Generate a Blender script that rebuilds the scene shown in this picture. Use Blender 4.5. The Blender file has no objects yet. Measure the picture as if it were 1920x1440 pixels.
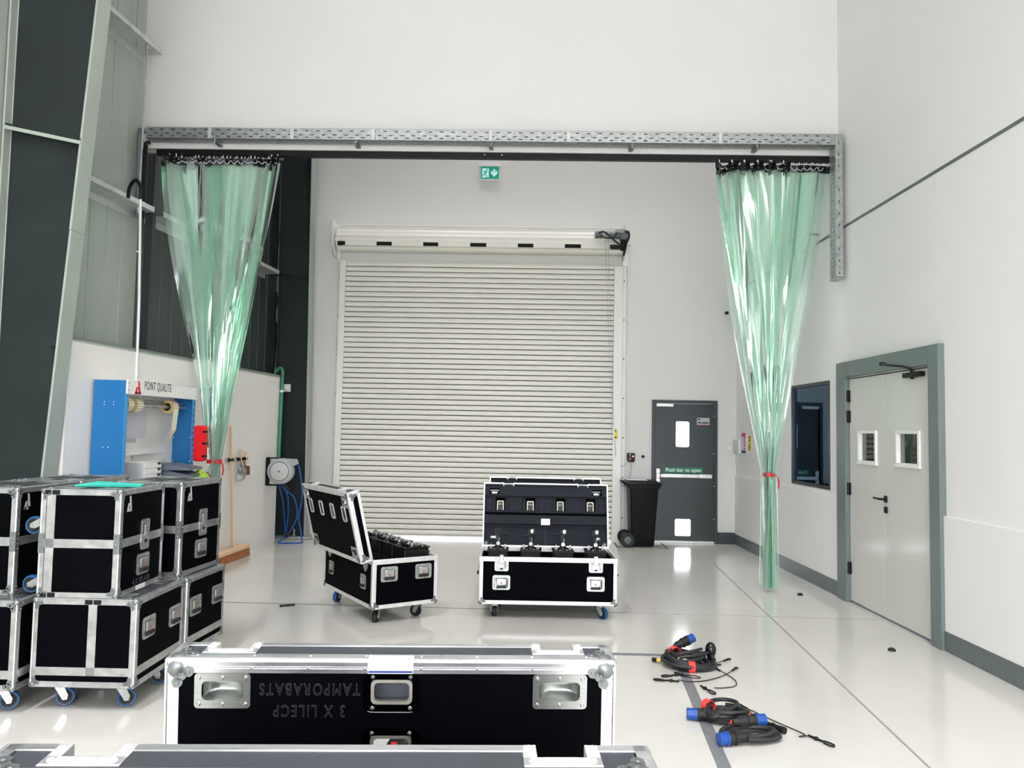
import bpy, bmesh, math, random
from mathutils import Matrix, Vector
random.seed(7)
PI = math.pi
scn = bpy.context.scene
col = scn.collection
def V(*a): return Vector(a)

# ------------------------------------------------------------------ materials
def lin(c):
    c = c / 255.0
    return c / 12.92 if c <= 0.04045 else ((c + 0.055) / 1.055) ** 2.4
def rgb(r, g, b): return (lin(r), lin(g), lin(b), 1.0)
MATS = {}
def mat(name, c, rough=0.5, metal=0.0, var=0.06, scale=14.0, rvar=0.0, bump=0.0, bscale=60.0, coat=0.0, spec=0.5, stretch=None, emit=0.0):
    """Principled material whose colour and roughness drift with object-space noise."""
    m = bpy.data.materials.new(name); m.use_nodes = True
    nt = m.node_tree; N = nt.nodes; L = nt.links
    p = N['Principled BSDF']
    p.inputs['Metallic'].default_value = metal
    p.inputs['Roughness'].default_value = rough
    p.inputs['Specular IOR Level'].default_value = spec
    p.inputs['Coat Weight'].default_value = coat
    p.inputs['Coat Roughness'].default_value = 0.05
    c4 = rgb(*c)
    tc = N.new('ShaderNodeTexCoord')
    mp = N.new('ShaderNodeMapping'); L.new(tc.outputs['Object'], mp.inputs['Vector'])
    if stretch: mp.inputs['Scale'].default_value = stretch
    nz = N.new('ShaderNodeTexNoise'); nz.inputs['Scale'].default_value = scale; nz.inputs['Detail'].default_value = 4.0
    L.new(mp.outputs['Vector'], nz.inputs['Vector'])
    rp = N.new('ShaderNodeValToRGB')
    e = rp.color_ramp.elements
    e[0].position = 0.3; e[1].position = 0.7
    e[0].color = tuple(x * (1 - var) for x in c4[:3]) + (1,)
    e[1].color = tuple(min(1, x * (1 + var)) for x in c4[:3]) + (1,)
    L.new(nz.outputs['Fac'], rp.inputs['Fac']); L.new(rp.outputs['Color'], p.inputs['Base Color'])
    if rvar:
        mr = N.new('ShaderNodeMapRange')
        mr.inputs['To Min'].default_value = max(0.02, rough - rvar); mr.inputs['To Max'].default_value = min(1, rough + rvar)
        L.new(nz.outputs['Fac'], mr.inputs['Value']); L.new(mr.outputs['Result'], p.inputs['Roughness'])
    if bump:
        n2 = N.new('ShaderNodeTexNoise'); n2.inputs['Scale'].default_value = bscale; n2.inputs['Detail'].default_value = 3.0
        L.new(tc.outputs['Object'], n2.inputs['Vector'])
        b = N.new('ShaderNodeBump'); b.inputs['Strength'].default_value = bump; b.inputs['Distance'].default_value = 0.002
        L.new(n2.outputs['Fac'], b.inputs['Height']); L.new(b.outputs['Normal'], p.inputs['Normal'])
    if emit:
        p.inputs['Emission Color'].default_value = c4; p.inputs['Emission Strength'].default_value = emit
    MATS[name] = m
    return m

mat('white_wall_paint', (231, 231, 229), 0.62, var=0.012, scale=1.2, bump=0.05, bscale=220)
mat('white_wall_paint_dimmed', (216, 216, 215), 0.62, var=0.012, scale=1.2, bump=0.05, bscale=220)  # wall paint darkened for the bulkhead, offsetting too much light there
mat('back_wall_paint', (222, 222, 218), 0.6, var=0.012, scale=1.2, bump=0.05, bscale=220)
mat('white_panel', (228, 226, 221), 0.42, var=0.015, scale=1.5, rvar=0.06)
mat('resin_floor', (206, 204, 196), 0.13, var=0.035, scale=0.9, rvar=0.045, spec=0.55, bump=0.02, bscale=5)
mat('floor_joint', (150, 148, 140), 0.5)
mat('floor_joint_dark', (70, 70, 66), 0.5)
mat('grey_tape', (118, 120, 122), 0.42, var=0.12, scale=25, bump=0.25, bscale=40)
mat('skirting_grey', (92, 102, 103), 0.34, var=0.05, scale=3)
mat('door_grey', (48, 58, 60), 0.36, var=0.05, scale=3)
mat('frame_grey', (104, 116, 114), 0.34, var=0.05, scale=3)
mat('leaf_white', (206, 207, 200), 0.16, var=0.015, scale=1.5, bump=0.02, bscale=4)
mat('bead_white', (232, 233, 228), 0.4)
mat('cladding_light', (160, 168, 161), 0.4, var=0.04, scale=2.0, stretch=(6, 6, 0.6))
mat('cladding_dark', (58, 68, 66), 0.42, var=0.08, scale=2.0, stretch=(6, 6, 0.6))
mat('steel_dark', (40, 48, 48), 0.5, var=0.12, scale=3.0, bump=0.05, spec=0.25)
mat('steel_paint', (163, 172, 163), 0.46, var=0.05, scale=3.0)
mat('galv', (172, 176, 176), 0.36, metal=0.75, var=0.22, scale=22.0, rvar=0.1)
mat('purlin_galv', (196, 200, 198), 0.4, metal=0.35, var=0.1, scale=12.0, rvar=0.1)
mat('alu_lid', (214, 214, 216), 0.3, metal=0.85, var=0.16, scale=9.0, rvar=0.12, stretch=(.5, 3, 3))
mat('board_grey', (150, 154, 160), 0.7)
mat('alu', (182, 183, 182), 0.34, metal=0.8, var=0.2, scale=16.0, rvar=0.1, stretch=(1, 1, 1))
mat('alu_bright', (226, 226, 225), 0.4, metal=0.55, var=0.08, scale=14.0, rvar=0.08)
mat('zinc', (178, 183, 180), 0.3, metal=0.75, var=0.12, scale=30.0, rvar=0.08)
mat('steel_ball', (126, 131, 130), 0.4, metal=0.7, var=0.12, scale=30.0, rvar=0.08)
mat('brushed', (170, 174, 170), 0.3, metal=0.9, var=0.1, scale=10, stretch=(1, 1, 25))
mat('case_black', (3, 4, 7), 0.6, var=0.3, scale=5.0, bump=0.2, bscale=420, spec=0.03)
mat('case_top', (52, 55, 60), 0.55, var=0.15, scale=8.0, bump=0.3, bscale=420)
mat('foam', (40, 43, 50), 0.9, var=0.1, scale=40, bump=0.3, bscale=300, spec=0.2)
mat('foam_dark', (24, 26, 30), 0.9, var=0.1, scale=40, bump=0.3, bscale=300, spec=0.2)
mat('black_plastic', (11, 12, 14), 0.45, var=0.1, scale=30, spec=0.3)
mat('black_gloss', (12, 13, 15), 0.2, var=0.1, scale=30)
mat('black_rubber', (22, 23, 24), 0.6, var=0.1, scale=30, bump=0.1)
mat('void_black', (6, 6, 7), 0.9)
mat('blue_rubber', (28, 84, 132), 0.45, var=0.08)
mat('plywood_edge', (228, 220, 202), 0.6, var=0.12, scale=40, stretch=(1, 12, 1))
mat('red_print', (190, 52, 56), 0.5)
mat('engraved_grey', (74, 78, 82), 0.6)
mat('mark_silver', (176, 178, 178), 0.5, var=0.1)
mat('mark_red', (226, 42, 66), 0.45)
mat('print_black', (24, 24, 26), 0.5)
mat('print_white', (236, 240, 240), 0.5)
mat('label_white', (236, 236, 238), 0.4, var=0.02)
mat('label_blue', (52, 66, 140), 0.4)
mat('shutter_cream', (230, 229, 219), 0.38, var=0.015, scale=4.0)
mat('shutter_white', (234, 234, 230), 0.36, var=0.015, scale=4.0)
mat('bin_black', (11, 14, 18), 0.42, var=0.1, scale=10, spec=0.2)
mat('station_blue', (10, 104, 164), 0.36, var=0.03, scale=4)
mat('station_blue_edge', (58, 148, 208), 0.36, var=0.03, scale=4)
mat('station_white', (238, 238, 236), 0.35, var=0.01)
mat('paper', (236, 236, 240), 0.7, var=0.015)
mat('paper_lilac', (214, 214, 224), 0.7, var=0.015)
mat('paper_grey', (188, 190, 194), 0.6, var=0.03)
mat('cardboard', (196, 172, 118), 0.7, var=0.08, scale=40)
mat('label_cream', (233, 230, 206), 0.5, var=0.02)
mat('label_pinkline', (214, 128, 112), 0.5)
mat('label_greenline', (120, 136, 92), 0.5)
mat('folder_grey', (96, 106, 118), 0.5, var=0.06, scale=6)
mat('folder_turquoise', (64, 214, 192), 0.42, var=0.03)
mat('cloth_lime', (150, 186, 60), 0.85, var=0.12, scale=30)
mat('cloth_plum', (110, 36, 66), 0.85, var=0.12, scale=30)
mat('kit_red', (228, 18, 28), 0.28, var=0.03)
mat('strap_red', (196, 24, 40), 0.45, var=0.06)
mat('velcro_red', (220, 66, 58), 0.8, var=0.1, scale=60)
mat('velcro_brown', (172, 104, 74), 0.8, var=0.1, scale=60)
mat('wood_pale', (222, 186, 140), 0.55, var=0.12, scale=8, stretch=(1, 1, 12))
mat('wood_light', (228, 190, 156), 0.55, var=0.1, scale=12, stretch=(10, 1, 1))
mat('bristle', (158, 96, 52), 0.8, var=0.35, scale=80, stretch=(1, 1, 0.1), bump=0.5, bscale=200)
mat('brush_brown', (118, 68, 40), 0.8, var=0.3, scale=80, stretch=(1, 1, 0.1))
mat('reel_grey', (172, 175, 175), 0.35, var=0.04, scale=10)
mat('reel_face', (196, 198, 198), 0.35, var=0.04, scale=10)
mat('hose_blue', (16, 84, 166), 0.35, var=0.06)
mat('hose_navy', (20, 36, 92), 0.35, var=0.06)
mat('pipe_green', (62, 138, 104), 0.4, var=0.06)
mat('pipe_white', (216, 220, 218), 0.35, metal=0.2, var=0.05)
mat('plug_blue', (14, 70, 150), 0.4, var=0.05)
mat('plug_yellow', (222, 190, 70), 0.45)
mat('cable_black', (34, 35, 37), 0.5, var=0.12, scale=40)
mat('wire_dark', (44, 44, 44), 0.4, metal=0.5)
mat('sign_green', (8, 160, 128), 0.4, var=0.02, emit=0.18)
mat('sign_light', (196, 232, 240), 0.4, var=0.01, emit=0.25)
mat('push_green', (18, 132, 98), 0.45, var=0.02)
mat('pink_print', (222, 70, 120), 0.5)
mat('yellow_print', (232, 214, 70), 0.5)
mat('navy_print', (48, 52, 80), 0.5)
mat('button_orange', (238, 150, 70), 0.4)
mat('button_red', (190, 70, 60), 0.4)
mat('motor_grey', (96, 104, 108), 0.4, var=0.06)
mat('box_grey', (150, 156, 156), 0.45, var=0.06)
mat('hook_white', (222, 224, 222), 0.35)
mat('concrete_out', (214, 212, 206), 0.8, var=0.04, scale=3)
mat('blue_room', (34, 64, 96), 0.7, var=0.04, scale=2)
mat('blue_desk', (70, 110, 160), 0.5)
mat('room_light', (150, 160, 160), 0.7)
mat('anthracite', (44, 48, 52), 0.4, var=0.05)

def glass_mat(name, tint, rough=0.0, refl=1.0, coat=(1, 1, 1, 1)):
    m = bpy.data.materials.new(name); m.use_nodes = True
    nt = m.node_tree; N = nt.nodes; L = nt.links
    for n in list(N): N.remove(n)
    out = N.new('ShaderNodeOutputMaterial'); t = N.new('ShaderNodeBsdfTransparent'); t.inputs['Color'].default_value = tint
    g = N.new('ShaderNodeBsdfGlossy'); g.inputs['Roughness'].default_value = rough; g.inputs['Color'].default_value = coat
    fr = N.new('ShaderNodeFresnel'); fr.inputs['IOR'].default_value = 1.5
    mu = N.new('ShaderNodeMath'); mu.operation = 'MULTIPLY'; mu.inputs[1].default_value = refl
    L.new(fr.outputs['Fac'], mu.inputs[0])
    mx = N.new('ShaderNodeMixShader'); L.new(mu.outputs[0], mx.inputs['Fac'])
    L.new(t.outputs[0], mx.inputs[1]); L.new(g.outputs[0], mx.inputs[2]); L.new(mx.outputs[0], out.inputs['Surface'])
    MATS[name] = m
glass_mat('window_glass', (0.5, 0.64, 0.8, 1), 0.0, 1.2, (.5, .74, 1, 1))
glass_mat('clear_acrylic', (0.9, 0.91, 0.92, 1), 0.02, 1.0)
glass_mat('door_glass', (0.9, 0.93, 0.92, 1), 0.0, 1.0)
glass_mat('clear_bag', (0.86, 0.87, 0.86, 1), 0.12, 2.2)

def pvc_mat(name, tint, body, bodyfac, rough):
    m = bpy.data.materials.new(name); m.use_nodes = True
    nt = m.node_tree; N = nt.nodes; L = nt.links
    for n in list(N): N.remove(n)
    out = N.new('ShaderNodeOutputMaterial')
    # light crossing a strip at a grazing angle has a longer way through the plastic and comes out greener
    lw = N.new('ShaderNodeLayerWeight'); lw.inputs['Blend'].default_value = 0.5
    def by_angle(c0, c1):
        rp = N.new('ShaderNodeValToRGB'); e = rp.color_ramp.elements
        e[0].position = 0.3; e[0].color = c0; e[1].position = 0.74; e[1].color = c1
        L.new(lw.outputs['Facing'], rp.inputs['Fac']); return rp.outputs['Color']
    t = N.new('ShaderNodeBsdfTransparent'); L.new(by_angle(tint, (0.16, 0.68, 0.38, 1)), t.inputs['Color'])
    bc = by_angle(body, (0.05, 0.55, 0.24, 1))
    d = N.new('ShaderNodeBsdfDiffuse'); L.new(bc, d.inputs['Color'])
    tr = N.new('ShaderNodeBsdfTranslucent'); L.new(bc, tr.inputs['Color'])
    md = N.new('ShaderNodeMixShader'); md.inputs['Fac'].default_value = 0.5
    L.new(d.outputs[0], md.inputs[1]); L.new(tr.outputs[0], md.inputs[2])
    tc = N.new('ShaderNodeTexCoord'); mp = N.new('ShaderNodeMapping'); mp.inputs['Scale'].default_value = (7, 7, 0.35)
    nz = N.new('ShaderNodeTexNoise'); nz.inputs['Scale'].default_value = 1.6; nz.inputs['Detail'].default_value = 3
    L.new(tc.outputs['Object'], mp.inputs['Vector']); L.new(mp.outputs['Vector'], nz.inputs['Vector'])
    mr = N.new('ShaderNodeMapRange'); mr.inputs['To Min'].default_value = bodyfac * 0.6; mr.inputs['To Max'].default_value = bodyfac * 1.4
    L.new(nz.outputs['Fac'], mr.inputs['Value'])
    m1 = N.new('ShaderNodeMixShader'); L.new(mr.outputs['Result'], m1.inputs['Fac'])
    L.new(t.outputs[0], m1.inputs[1]); L.new(md.outputs[0], m1.inputs[2])
    g = N.new('ShaderNodeBsdfGlossy'); g.inputs['Roughness'].default_value = rough; g.inputs['Color'].default_value = (0.95, 1, 0.97, 1)
    bn = N.new('ShaderNodeBump'); bn.inputs['Strength'].default_value = 0.25; bn.inputs['Distance'].default_value = 0.02
    L.new(nz.outputs['Fac'], bn.inputs['Height']); L.new(bn.outputs['Normal'], g.inputs['Normal'])
    fr = N.new('ShaderNodeFresnel'); fr.inputs['IOR'].default_value = 1.5
    f2 = N.new('ShaderNodeMath'); f2.operation = 'MULTIPLY'; f2.inputs[1].default_value = 1.8; f2.use_clamp = True; L.new(fr.outputs['Fac'], f2.inputs[0])   # two faces of each strip
    m2 = N.new('ShaderNodeMixShader'); L.new(f2.outputs[0], m2.inputs['Fac'])
    L.new(m1.outputs[0], m2.inputs[1]); L.new(g.outputs[0], m2.inputs[2]); L.new(m2.outputs[0], out.inputs['Surface'])
    MATS[name] = m
pvc_mat('pvc_green', (0.895, 0.965, 0.93, 1), (0.60, 0.82, 0.72, 1), 0.27, 0.10)

# ------------------------------------------------------------------ mesh builder
class MB:
    def __init__(s, M=None):
        s.v = []; s.f = []; s.mi = []; s.M = M or Matrix.Identity(4); s.cur = 0
    def _add(s, vs, fs):
        o = len(s.v); M = s.M
        s.v.extend((M @ Vector(p)) for p in vs)
        for f in fs: s.f.append([o + i for i in f]); s.mi.append(s.cur)
    def box(s, x0, y0, z0, x1, y1, z1):
        a, b = min(x0, x1), max(x0, x1); c, d = min(y0, y1), max(y0, y1); e, f = min(z0, z1), max(z0, z1)
        s._add([(a, c, e), (b, c, e), (b, d, e), (a, d, e), (a, c, f), (b, c, f), (b, d, f), (a, d, f)],
               [(0, 3, 2, 1), (4, 5, 6, 7), (0, 1, 5, 4), (1, 2, 6, 5), (2, 3, 7, 6), (3, 0, 4, 7)])
        return s
    def cbox(s, x0, y0, z0, x1, y1, z1, c=0.003):
        """box with chamfered edges"""
        X = sorted((x0, x1)); Y = sorted((y0, y1)); Z = sorted((z0, z1))
        c = min(c, (X[1] - X[0]) * .45, (Y[1] - Y[0]) * .45, (Z[1] - Z[0]) * .45)
        vs = []; idx = {}
        for i in (0, 1):
            for j in (0, 1):
                for k in (0, 1):
                    for a in range(3):
                        p = [X[i], Y[j], Z[k]]
                        for b in range(3):
                            if b != a: p[b] += c if (i, j, k)[b] == 0 else -c
                        idx[(i, j, k, a)] = len(vs); vs.append(tuple(p))
        fs = []
        for a in range(3):
            b, d = [q for q in range(3) if q != a]
            for side in (0, 1):
                q = []
                for (m, n) in ((0, 0), (1, 0), (1, 1), (0, 1)):
                    key = [0, 0, 0]; key[a] = side; key[b] = m; key[d] = n
                    q.append(idx[(key[0], key[1], key[2], a)])
                fs.append(q)
            for (m, n) in ((0, 0), (0, 1), (1, 0), (1, 1)):   # edges along a
                q = []
                for side, ax in ((0, b), (0, d), (1, d), (1, b)):
                    key = [0, 0, 0]; key[a] = side; key[b] = m; key[d] = n
                    q.append(idx[(key[0], key[1], key[2], ax)])
                fs.append(q)
        for i in (0, 1):
            for j in (0, 1):
                for k in (0, 1): fs.append([idx[(i, j, k, a)] for a in range(3)])
        s._add(vs, fs); return s
    def cyl(s, p0, p1, r, n=12, r1=None, cap=True):
        p0 = Vector(p0); p1 = Vector(p1); r1 = r if r1 is None else r1
        d = (p1 - p0).normalized(); a = d.orthogonal().normalized(); b = d.cross(a)
        vs = []
        for P, R in ((p0, r), (p1, r1)):
            for i in range(n):
                t = 2 * PI * i / n; vs.append(P + a * (R * math.cos(t)) + b * (R * math.sin(t)))
        fs = [(i, (i + 1) % n, n + (i + 1) % n, n + i) for i in range(n)]
        if cap: fs += [tuple(range(n - 1, -1, -1)), tuple(range(n, 2 * n))]
        s._add(vs, fs); return s
    def lathe(s, prof, n=20, axis='Z', at=(0, 0, 0), close=False):
        """prof: (radius, height) pairs spun about an axis through at"""
        vs = []; m = len(prof)
        for i in range(n):
            t = 2 * PI * i / n; c, sn = math.cos(t), math.sin(t)
            for r, h in prof:
                p = {'Z': (r * c, r * sn, h), 'Y': (r * c, h, r * sn), 'X': (h, r * c, r * sn)}[axis]
                vs.append((p[0] + at[0], p[1] + at[1], p[2] + at[2]))
        fs = []
        for i in range(n):
            j = (i + 1) % n
            for k in range(m - 1): fs.append((i * m + k, j * m + k, j * m + k + 1, i * m + k + 1))
            if close: fs.append((i * m + m - 1, j * m + m - 1, j * m, i * m))
        s._add(vs, fs); return s
    def sphere(s, c, r, nu=14, nv=8, sc=(1, 1, 1)):
        vs = [(c[0], c[1], c[2] + r * sc[2])]
        for j in range(1, nv):
            t = PI * j / nv
            for i in range(nu):
                u = 2 * PI * i / nu
                vs.append((c[0] + r * sc[0] * math.sin(t) * math.cos(u), c[1] + r * sc[1] * math.sin(t) * math.sin(u), c[2] + r * sc[2] * math.cos(t)))
        vs.append((c[0], c[1], c[2] - r * sc[2])); last = len(vs) - 1
        fs = [(0, 1 + i, 1 + (i + 1) % nu) for i in range(nu)]
        for j in range(nv - 2):
            for i in range(nu):
                a = 1 + j * nu + i; b = 1 + j * nu + (i + 1) % nu
                fs.append((a, a + nu, b + nu, b))
        o = 1 + (nv - 2) * nu
        fs += [(last, o + (i + 1) % nu, o + i) for i in range(nu)]
        s._add(vs, fs); return s
    def prism(s, poly, a0, a1, plane='XZ'):
        """polygon in a plane, pushed along the remaining axis from a0 to a1"""
        def P(p, h): return {'XZ': (p[0], h, p[1]), 'XY': (p[0], p[1], h), 'YZ': (h, p[0], p[1])}[plane]
        n = len(poly)
        s._add([P(p, a0) for p in poly] + [P(p, a1) for p in poly],
               [tuple(range(n - 1, -1, -1)), tuple(range(n, 2 * n))] + [(i, (i + 1) % n, n + (i + 1) % n, n + i) for i in range(n)])
        return s
    def ring(s, outer, inner, y0, y1):
        """frame between two matching outlines in XZ, thickness along Y"""
        n = len(outer)
        vs = [(x, y0, z) for x, z in outer] + [(x, y0, z) for x, z in inner] + [(x, y1, z) for x, z in outer] + [(x, y1, z) for x, z in inner]
        fs = []
        for i in range(n):
            j = (i + 1) % n
            fs += [(i, j, n + j, n + i), (2 * n + i, 3 * n + i, 3 * n + j, 2 * n + j), (i, 2 * n + i, 2 * n + j, j), (n + i, n + j, 3 * n + j, 3 * n + i)]
        s._add(vs, fs); return s
    def loft(s, loops, cap0=False, cap1=False, closed=True):
        n = len(loops[0]); vs = [p for l in loops for p in l]; fs = []
        for k in range(len(loops) - 1):
            for i in range(n if closed else n - 1):
                j = (i + 1) % n; fs.append((k * n + i, k * n + j, (k + 1) * n + j, (k + 1) * n + i))
        if cap0: fs.append(tuple(range(n - 1, -1, -1)))
        if cap1: fs.append(tuple((len(loops) - 1) * n + i for i in range(n)))
        s._add(vs, fs); return s
    def tube(s, pts, r, n=8, cap=True):
        pts = [Vector(p) for p in pts]; k = len(pts)
        rr = r if isinstance(r, (list, tuple)) else [r] * k
        d0 = (pts[1] - pts[0]).normalized(); a = d0.orthogonal().normalized(); loops = []
        for i in range(k):
            d = (pts[min(i + 1, k - 1)] - pts[max(i - 1, 0)]).normalized()
            a = (a - d * a.dot(d)); a = a.normalized() if a.length > 1e-6 else d.orthogonal().normalized()
            b = d.cross(a)
            loops.append([pts[i] + (a * math.cos(2 * PI * q / n) + b * math.sin(2 * PI * q / n)) * rr[i] for q in range(n)])
        return s.loft(loops, cap, cap)
    def quad(s, a, b, c, d): s._add([a, b, c, d], [(0, 1, 2, 3)]); return s
    def holes(s, x0, x1, z0, z1, y0, y1, hs):
        """slab in XZ (thickness y0..y1) with rectangular holes (hx0,hz0,hx1,hz1)"""
        xs = sorted(set([x0, x1] + [h[0] for h in hs] + [h[2] for h in hs])); zs = sorted(set([z0, z1] + [h[1] for h in hs] + [h[3] for h in hs]))
        xs = [x for x in xs if x0 <= x <= x1]; zs = [z for z in zs if z0 <= z <= z1]
        solid = lambda i, k: 0 <= i < len(xs) - 1 and 0 <= k < len(zs) - 1 and not any(h[0] < (xs[i] + xs[i + 1]) / 2 < h[2] and h[1] < (zs[k] + zs[k + 1]) / 2 < h[3] for h in hs)
        for i in range(len(xs) - 1):
            for k in range(len(zs) - 1):
                if not solid(i, k): continue
                a, b, c, d = xs[i], xs[i + 1], zs[k], zs[k + 1]
                s.quad((a, y0, c), (b, y0, c), (b, y0, d), (a, y0, d)); s.quad((b, y1, c), (a, y1, c), (a, y1, d), (b, y1, d))
                if not solid(i - 1, k): s.quad((a, y1, c), (a, y0, c), (a, y0, d), (a, y1, d))
                if not solid(i + 1, k): s.quad((b, y0, c), (b, y1, c), (b, y1, d), (b, y0, d))
                if not solid(i, k - 1): s.quad((a, y1, c), (b, y1, c), (b, y0, c), (a, y0, c))
                if not solid(i, k + 1): s.quad((a, y0, d), (b, y0, d), (b, y1, d), (a, y1, d))
        return s
    def build(s, name, mats, parent=None, weld=False, normals=True, smooth=True):
        if isinstance(mats, str): mats = [mats]
        me = bpy.data.meshes.new(name)
        me.from_pydata([tuple(p) for p in s.v], [], s.f)
        for m in mats: me.materials.append(MATS[m])
        me.polygons.foreach_set('material_index', s.mi)
        if weld or normals:
            bm = bmesh.new(); bm.from_mesh(me)
            if weld: bmesh.ops.remove_doubles(bm, verts=bm.verts, dist=1e-5)
            if normals: bmesh.ops.recalc_face_normals(bm, faces=bm.faces)
            bm.to_mesh(me); bm.free()
        if smooth:
            me.polygons.foreach_set('use_smooth', [True] * len(me.polygons))
            me.set_sharp_from_angle(angle=math.radians(38))
        me.update()
        o = bpy.data.objects.new(name, me); col.objects.link(o)
        if parent is not None: o.parent = parent
        return o

def tag(o, label, cat, group=None, kind=None):
    o['label'] = label; o['category'] = cat
    if group: o['group'] = group
    if kind: o['kind'] = kind
    return o
def thing(name, label, cat, loc=(0, 0, 0), rz=0.0, group=None, kind=None):
    o = bpy.data.objects.new(name, None); col.objects.link(o)
    o.empty_display_size = 0.1
    o.location = loc; o.rotation_euler = (0, 0, rz)
    return tag(o, label, cat, group, kind)
def struct(mb, name, mats, label, cat, **k): return tag(mb.build(name, mats, **k), label, cat, kind='structure')
def copy_tree(o, parent=None):
    c = o.copy(); col.objects.link(c)
    if parent is not None: c.parent = parent
    for ch in list(o.children): copy_tree(ch, c)
    return c
def rrect(w, h, r, n=5, cx=0.0, cz=0.0):
    pts = []
    for qx, qz, a0 in ((1, 1, 0), (-1, 1, 90), (-1, -1, 180), (1, -1, 270)):
        for i in range(n + 1):
            t = math.radians(a0 + 90 * i / n)
            pts.append((cx + qx * (w / 2 - r) + r * math.cos(t), cz + qz * (h / 2 - r) + r * math.sin(t)))
    return pts
def text(s, size, m, parent, M, name='lettering', sx=1.0, extrude=0.0006, outline=0.0, bold=0.0, space=1.0, align='CENTER', line=1.0):
    """built-in font turned into mesh; M places the text plane (x right, y up, facing +z)"""
    cu = bpy.data.curves.new(name, 'FONT'); cu.body = s; cu.size = size; cu.align_x = align; cu.align_y = 'CENTER'
    cu.space_character = space; cu.space_line = line; cu.resolution_u = 4
    if outline: cu.fill_mode = 'NONE'; cu.bevel_depth = outline; cu.bevel_resolution = 0
    else: cu.extrude = extrude; cu.offset = bold
    o = bpy.data.objects.new(name, cu); col.objects.link(o)
    dg = bpy.context.evaluated_depsgraph_get(); dg.update()
    me = bpy.data.meshes.new_from_object(o.evaluated_get(dg)); bpy.data.objects.remove(o)
    me.name = name
    me.materials.clear(); me.materials.append(MATS[m])
    me.transform(M @ Matrix.Diagonal((sx, 1, 1, 1)))
    ob = bpy.data.objects.new(name, me); col.objects.link(ob); ob.parent = parent
    return ob
def face_M(origin, xdir, up):
    x = Vector(xdir).normalized(); y = Vector(up).normalized(); z = x.cross(y)
    return Matrix(((x.x, y.x, z.x, origin[0]), (x.y, y.y, z.y, origin[1]), (x.z, y.z, z.z, origin[2]), (0, 0, 0, 1)))
def wall_M(x0, ang, inward):
    """local (u along the wall ~ +Y, v into the room, w up) to world"""
    d = Vector((math.sin(ang), math.cos(ang), 0)); v = Vector((d.y, -d.x, 0)) * inward
    return Matrix(((d.x, v.x, 0, x0), (d.y, v.y, 0, 0), (0, 0, 1, 0), (0, 0, 0, 1)))
def spline(pts, n=8):
    """Catmull-Rom through the points"""
    P = [Vector(p) for p in pts]; P = [P[0] * 2 - P[1]] + P + [P[-1] * 2 - P[-2]]; out = []
    for i in range(1, len(P) - 2):
        for k in range(n):
            t = k / n; a, b, c, d = P[i - 1:i + 3]
            out.append(0.5 * ((2 * b) + (c - a) * t + (2 * a - 5 * b + 4 * c - d) * t * t + (3 * b - a - 3 * c + d) * t ** 3))
    out.append(P[-2]); return out
# ================================================================== SETTING
A_R, A_L, A_C = -0.0241992, 0.0640558, 0.0882
MR = wall_M(3.315, A_R, -1)      # right wall: local (u ~ Y, v into the room, w up), v = 0 is the skirting face
ML = wall_M(-4.140, A_L, 1)      # white lining panel on the left
MC = wall_M(-4.10 - 7.88 * 0.0884, A_C, 1)   # left cladding and its sheeting rails
YB = 11.44                       # back wall face
H = 11.0

fl = MB(); fl.box(-5.6, -4.6, -0.2, 4.2, 11.75, 0)
struct(fl, 'floor', 'resin_floor', 'pale grey glossy resin floor of the whole hall', 'floor')
og = MB(); og.box(-30, 11.75, -0.25, 30, 60, -0.03); og.box(-30, -60, -0.25, 30, -4.62, -0.03)
struct(og, 'ground', 'concrete_out', 'bright concrete yard outside the shutter, the exit door and the opening added behind the camera', 'ground')
c = MB(); c.box(-5.6, -4.6, H, 4.2, 11.75, H + 0.2)
struct(c, 'ceiling', 'white_wall_paint', 'plain white ceiling high above the hall', 'ceiling')
b = MB(); b.holes(-4.4, 3.6, 0, H, YB, YB + 0.26, [(-2.70, 0, 1.24, 0.24), (1.865, 0, 2.755, 2.045)])
struct(b, 'wall_back', 'back_wall_paint', 'pale grey back wall around the roller shutter and exit door', 'wall')
f_ = MB(); f_.holes(-5.6, 4.2, 0, H, -4.75, -4.55, [(-2.6, 0, 2.2, 3.6)])  # opening added behind the camera to let in fill light
struct(f_, 'wall_front', 'white_wall_paint', 'white wall behind the camera with a wide opening added for fill light', 'wall')
r = MB(MR); r.holes(-4.7, 11.46, 0, H, -0.03, -0.34, [(6.15, 0, 7.66, 2.165), (8.125, 1.035, 9.215, 2.175)])
struct(r, 'wall_right', 'white_wall_paint', 'tall white wall on the right with double door and window', 'wall')
r = MB(MR); r.box(-4.7, -0.03, 0, 6.02, -0.008, 1.005); r.box(7.86, -0.03, 0, 11.44, -0.008, 1.0)
struct(r, 'trim_1', 'white_wall_paint', 'thicker white dado along the lower right wall', 'dado')
r = MB(MR); r.cbox(-4.7, -0.03, 0, 6.02, 0.0, 0.145, 0.004); r.cbox(7.86, -0.03, 0, 11.43, 0.0, 0.15, 0.004)
struct(r, 'baseboard_right', 'skirting_grey', 'grey skirting board along the right wall', 'skirting')
r = MB(); r.cbox(2.79, YB - 0.04, 0, 3.04, YB, 0.165, 0.004)
struct(r, 'baseboard_back', 'door_grey', 'dark grey skirting between the exit door and the corner', 'skirting')
r = MB(MR); r.box(-4.7, -0.03, 3.685, 11.42, -0.026, 3.712)
struct(r, 'trim_2', 'motor_grey', 'thin grey joint line high across the right wall', 'joint')
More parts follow.
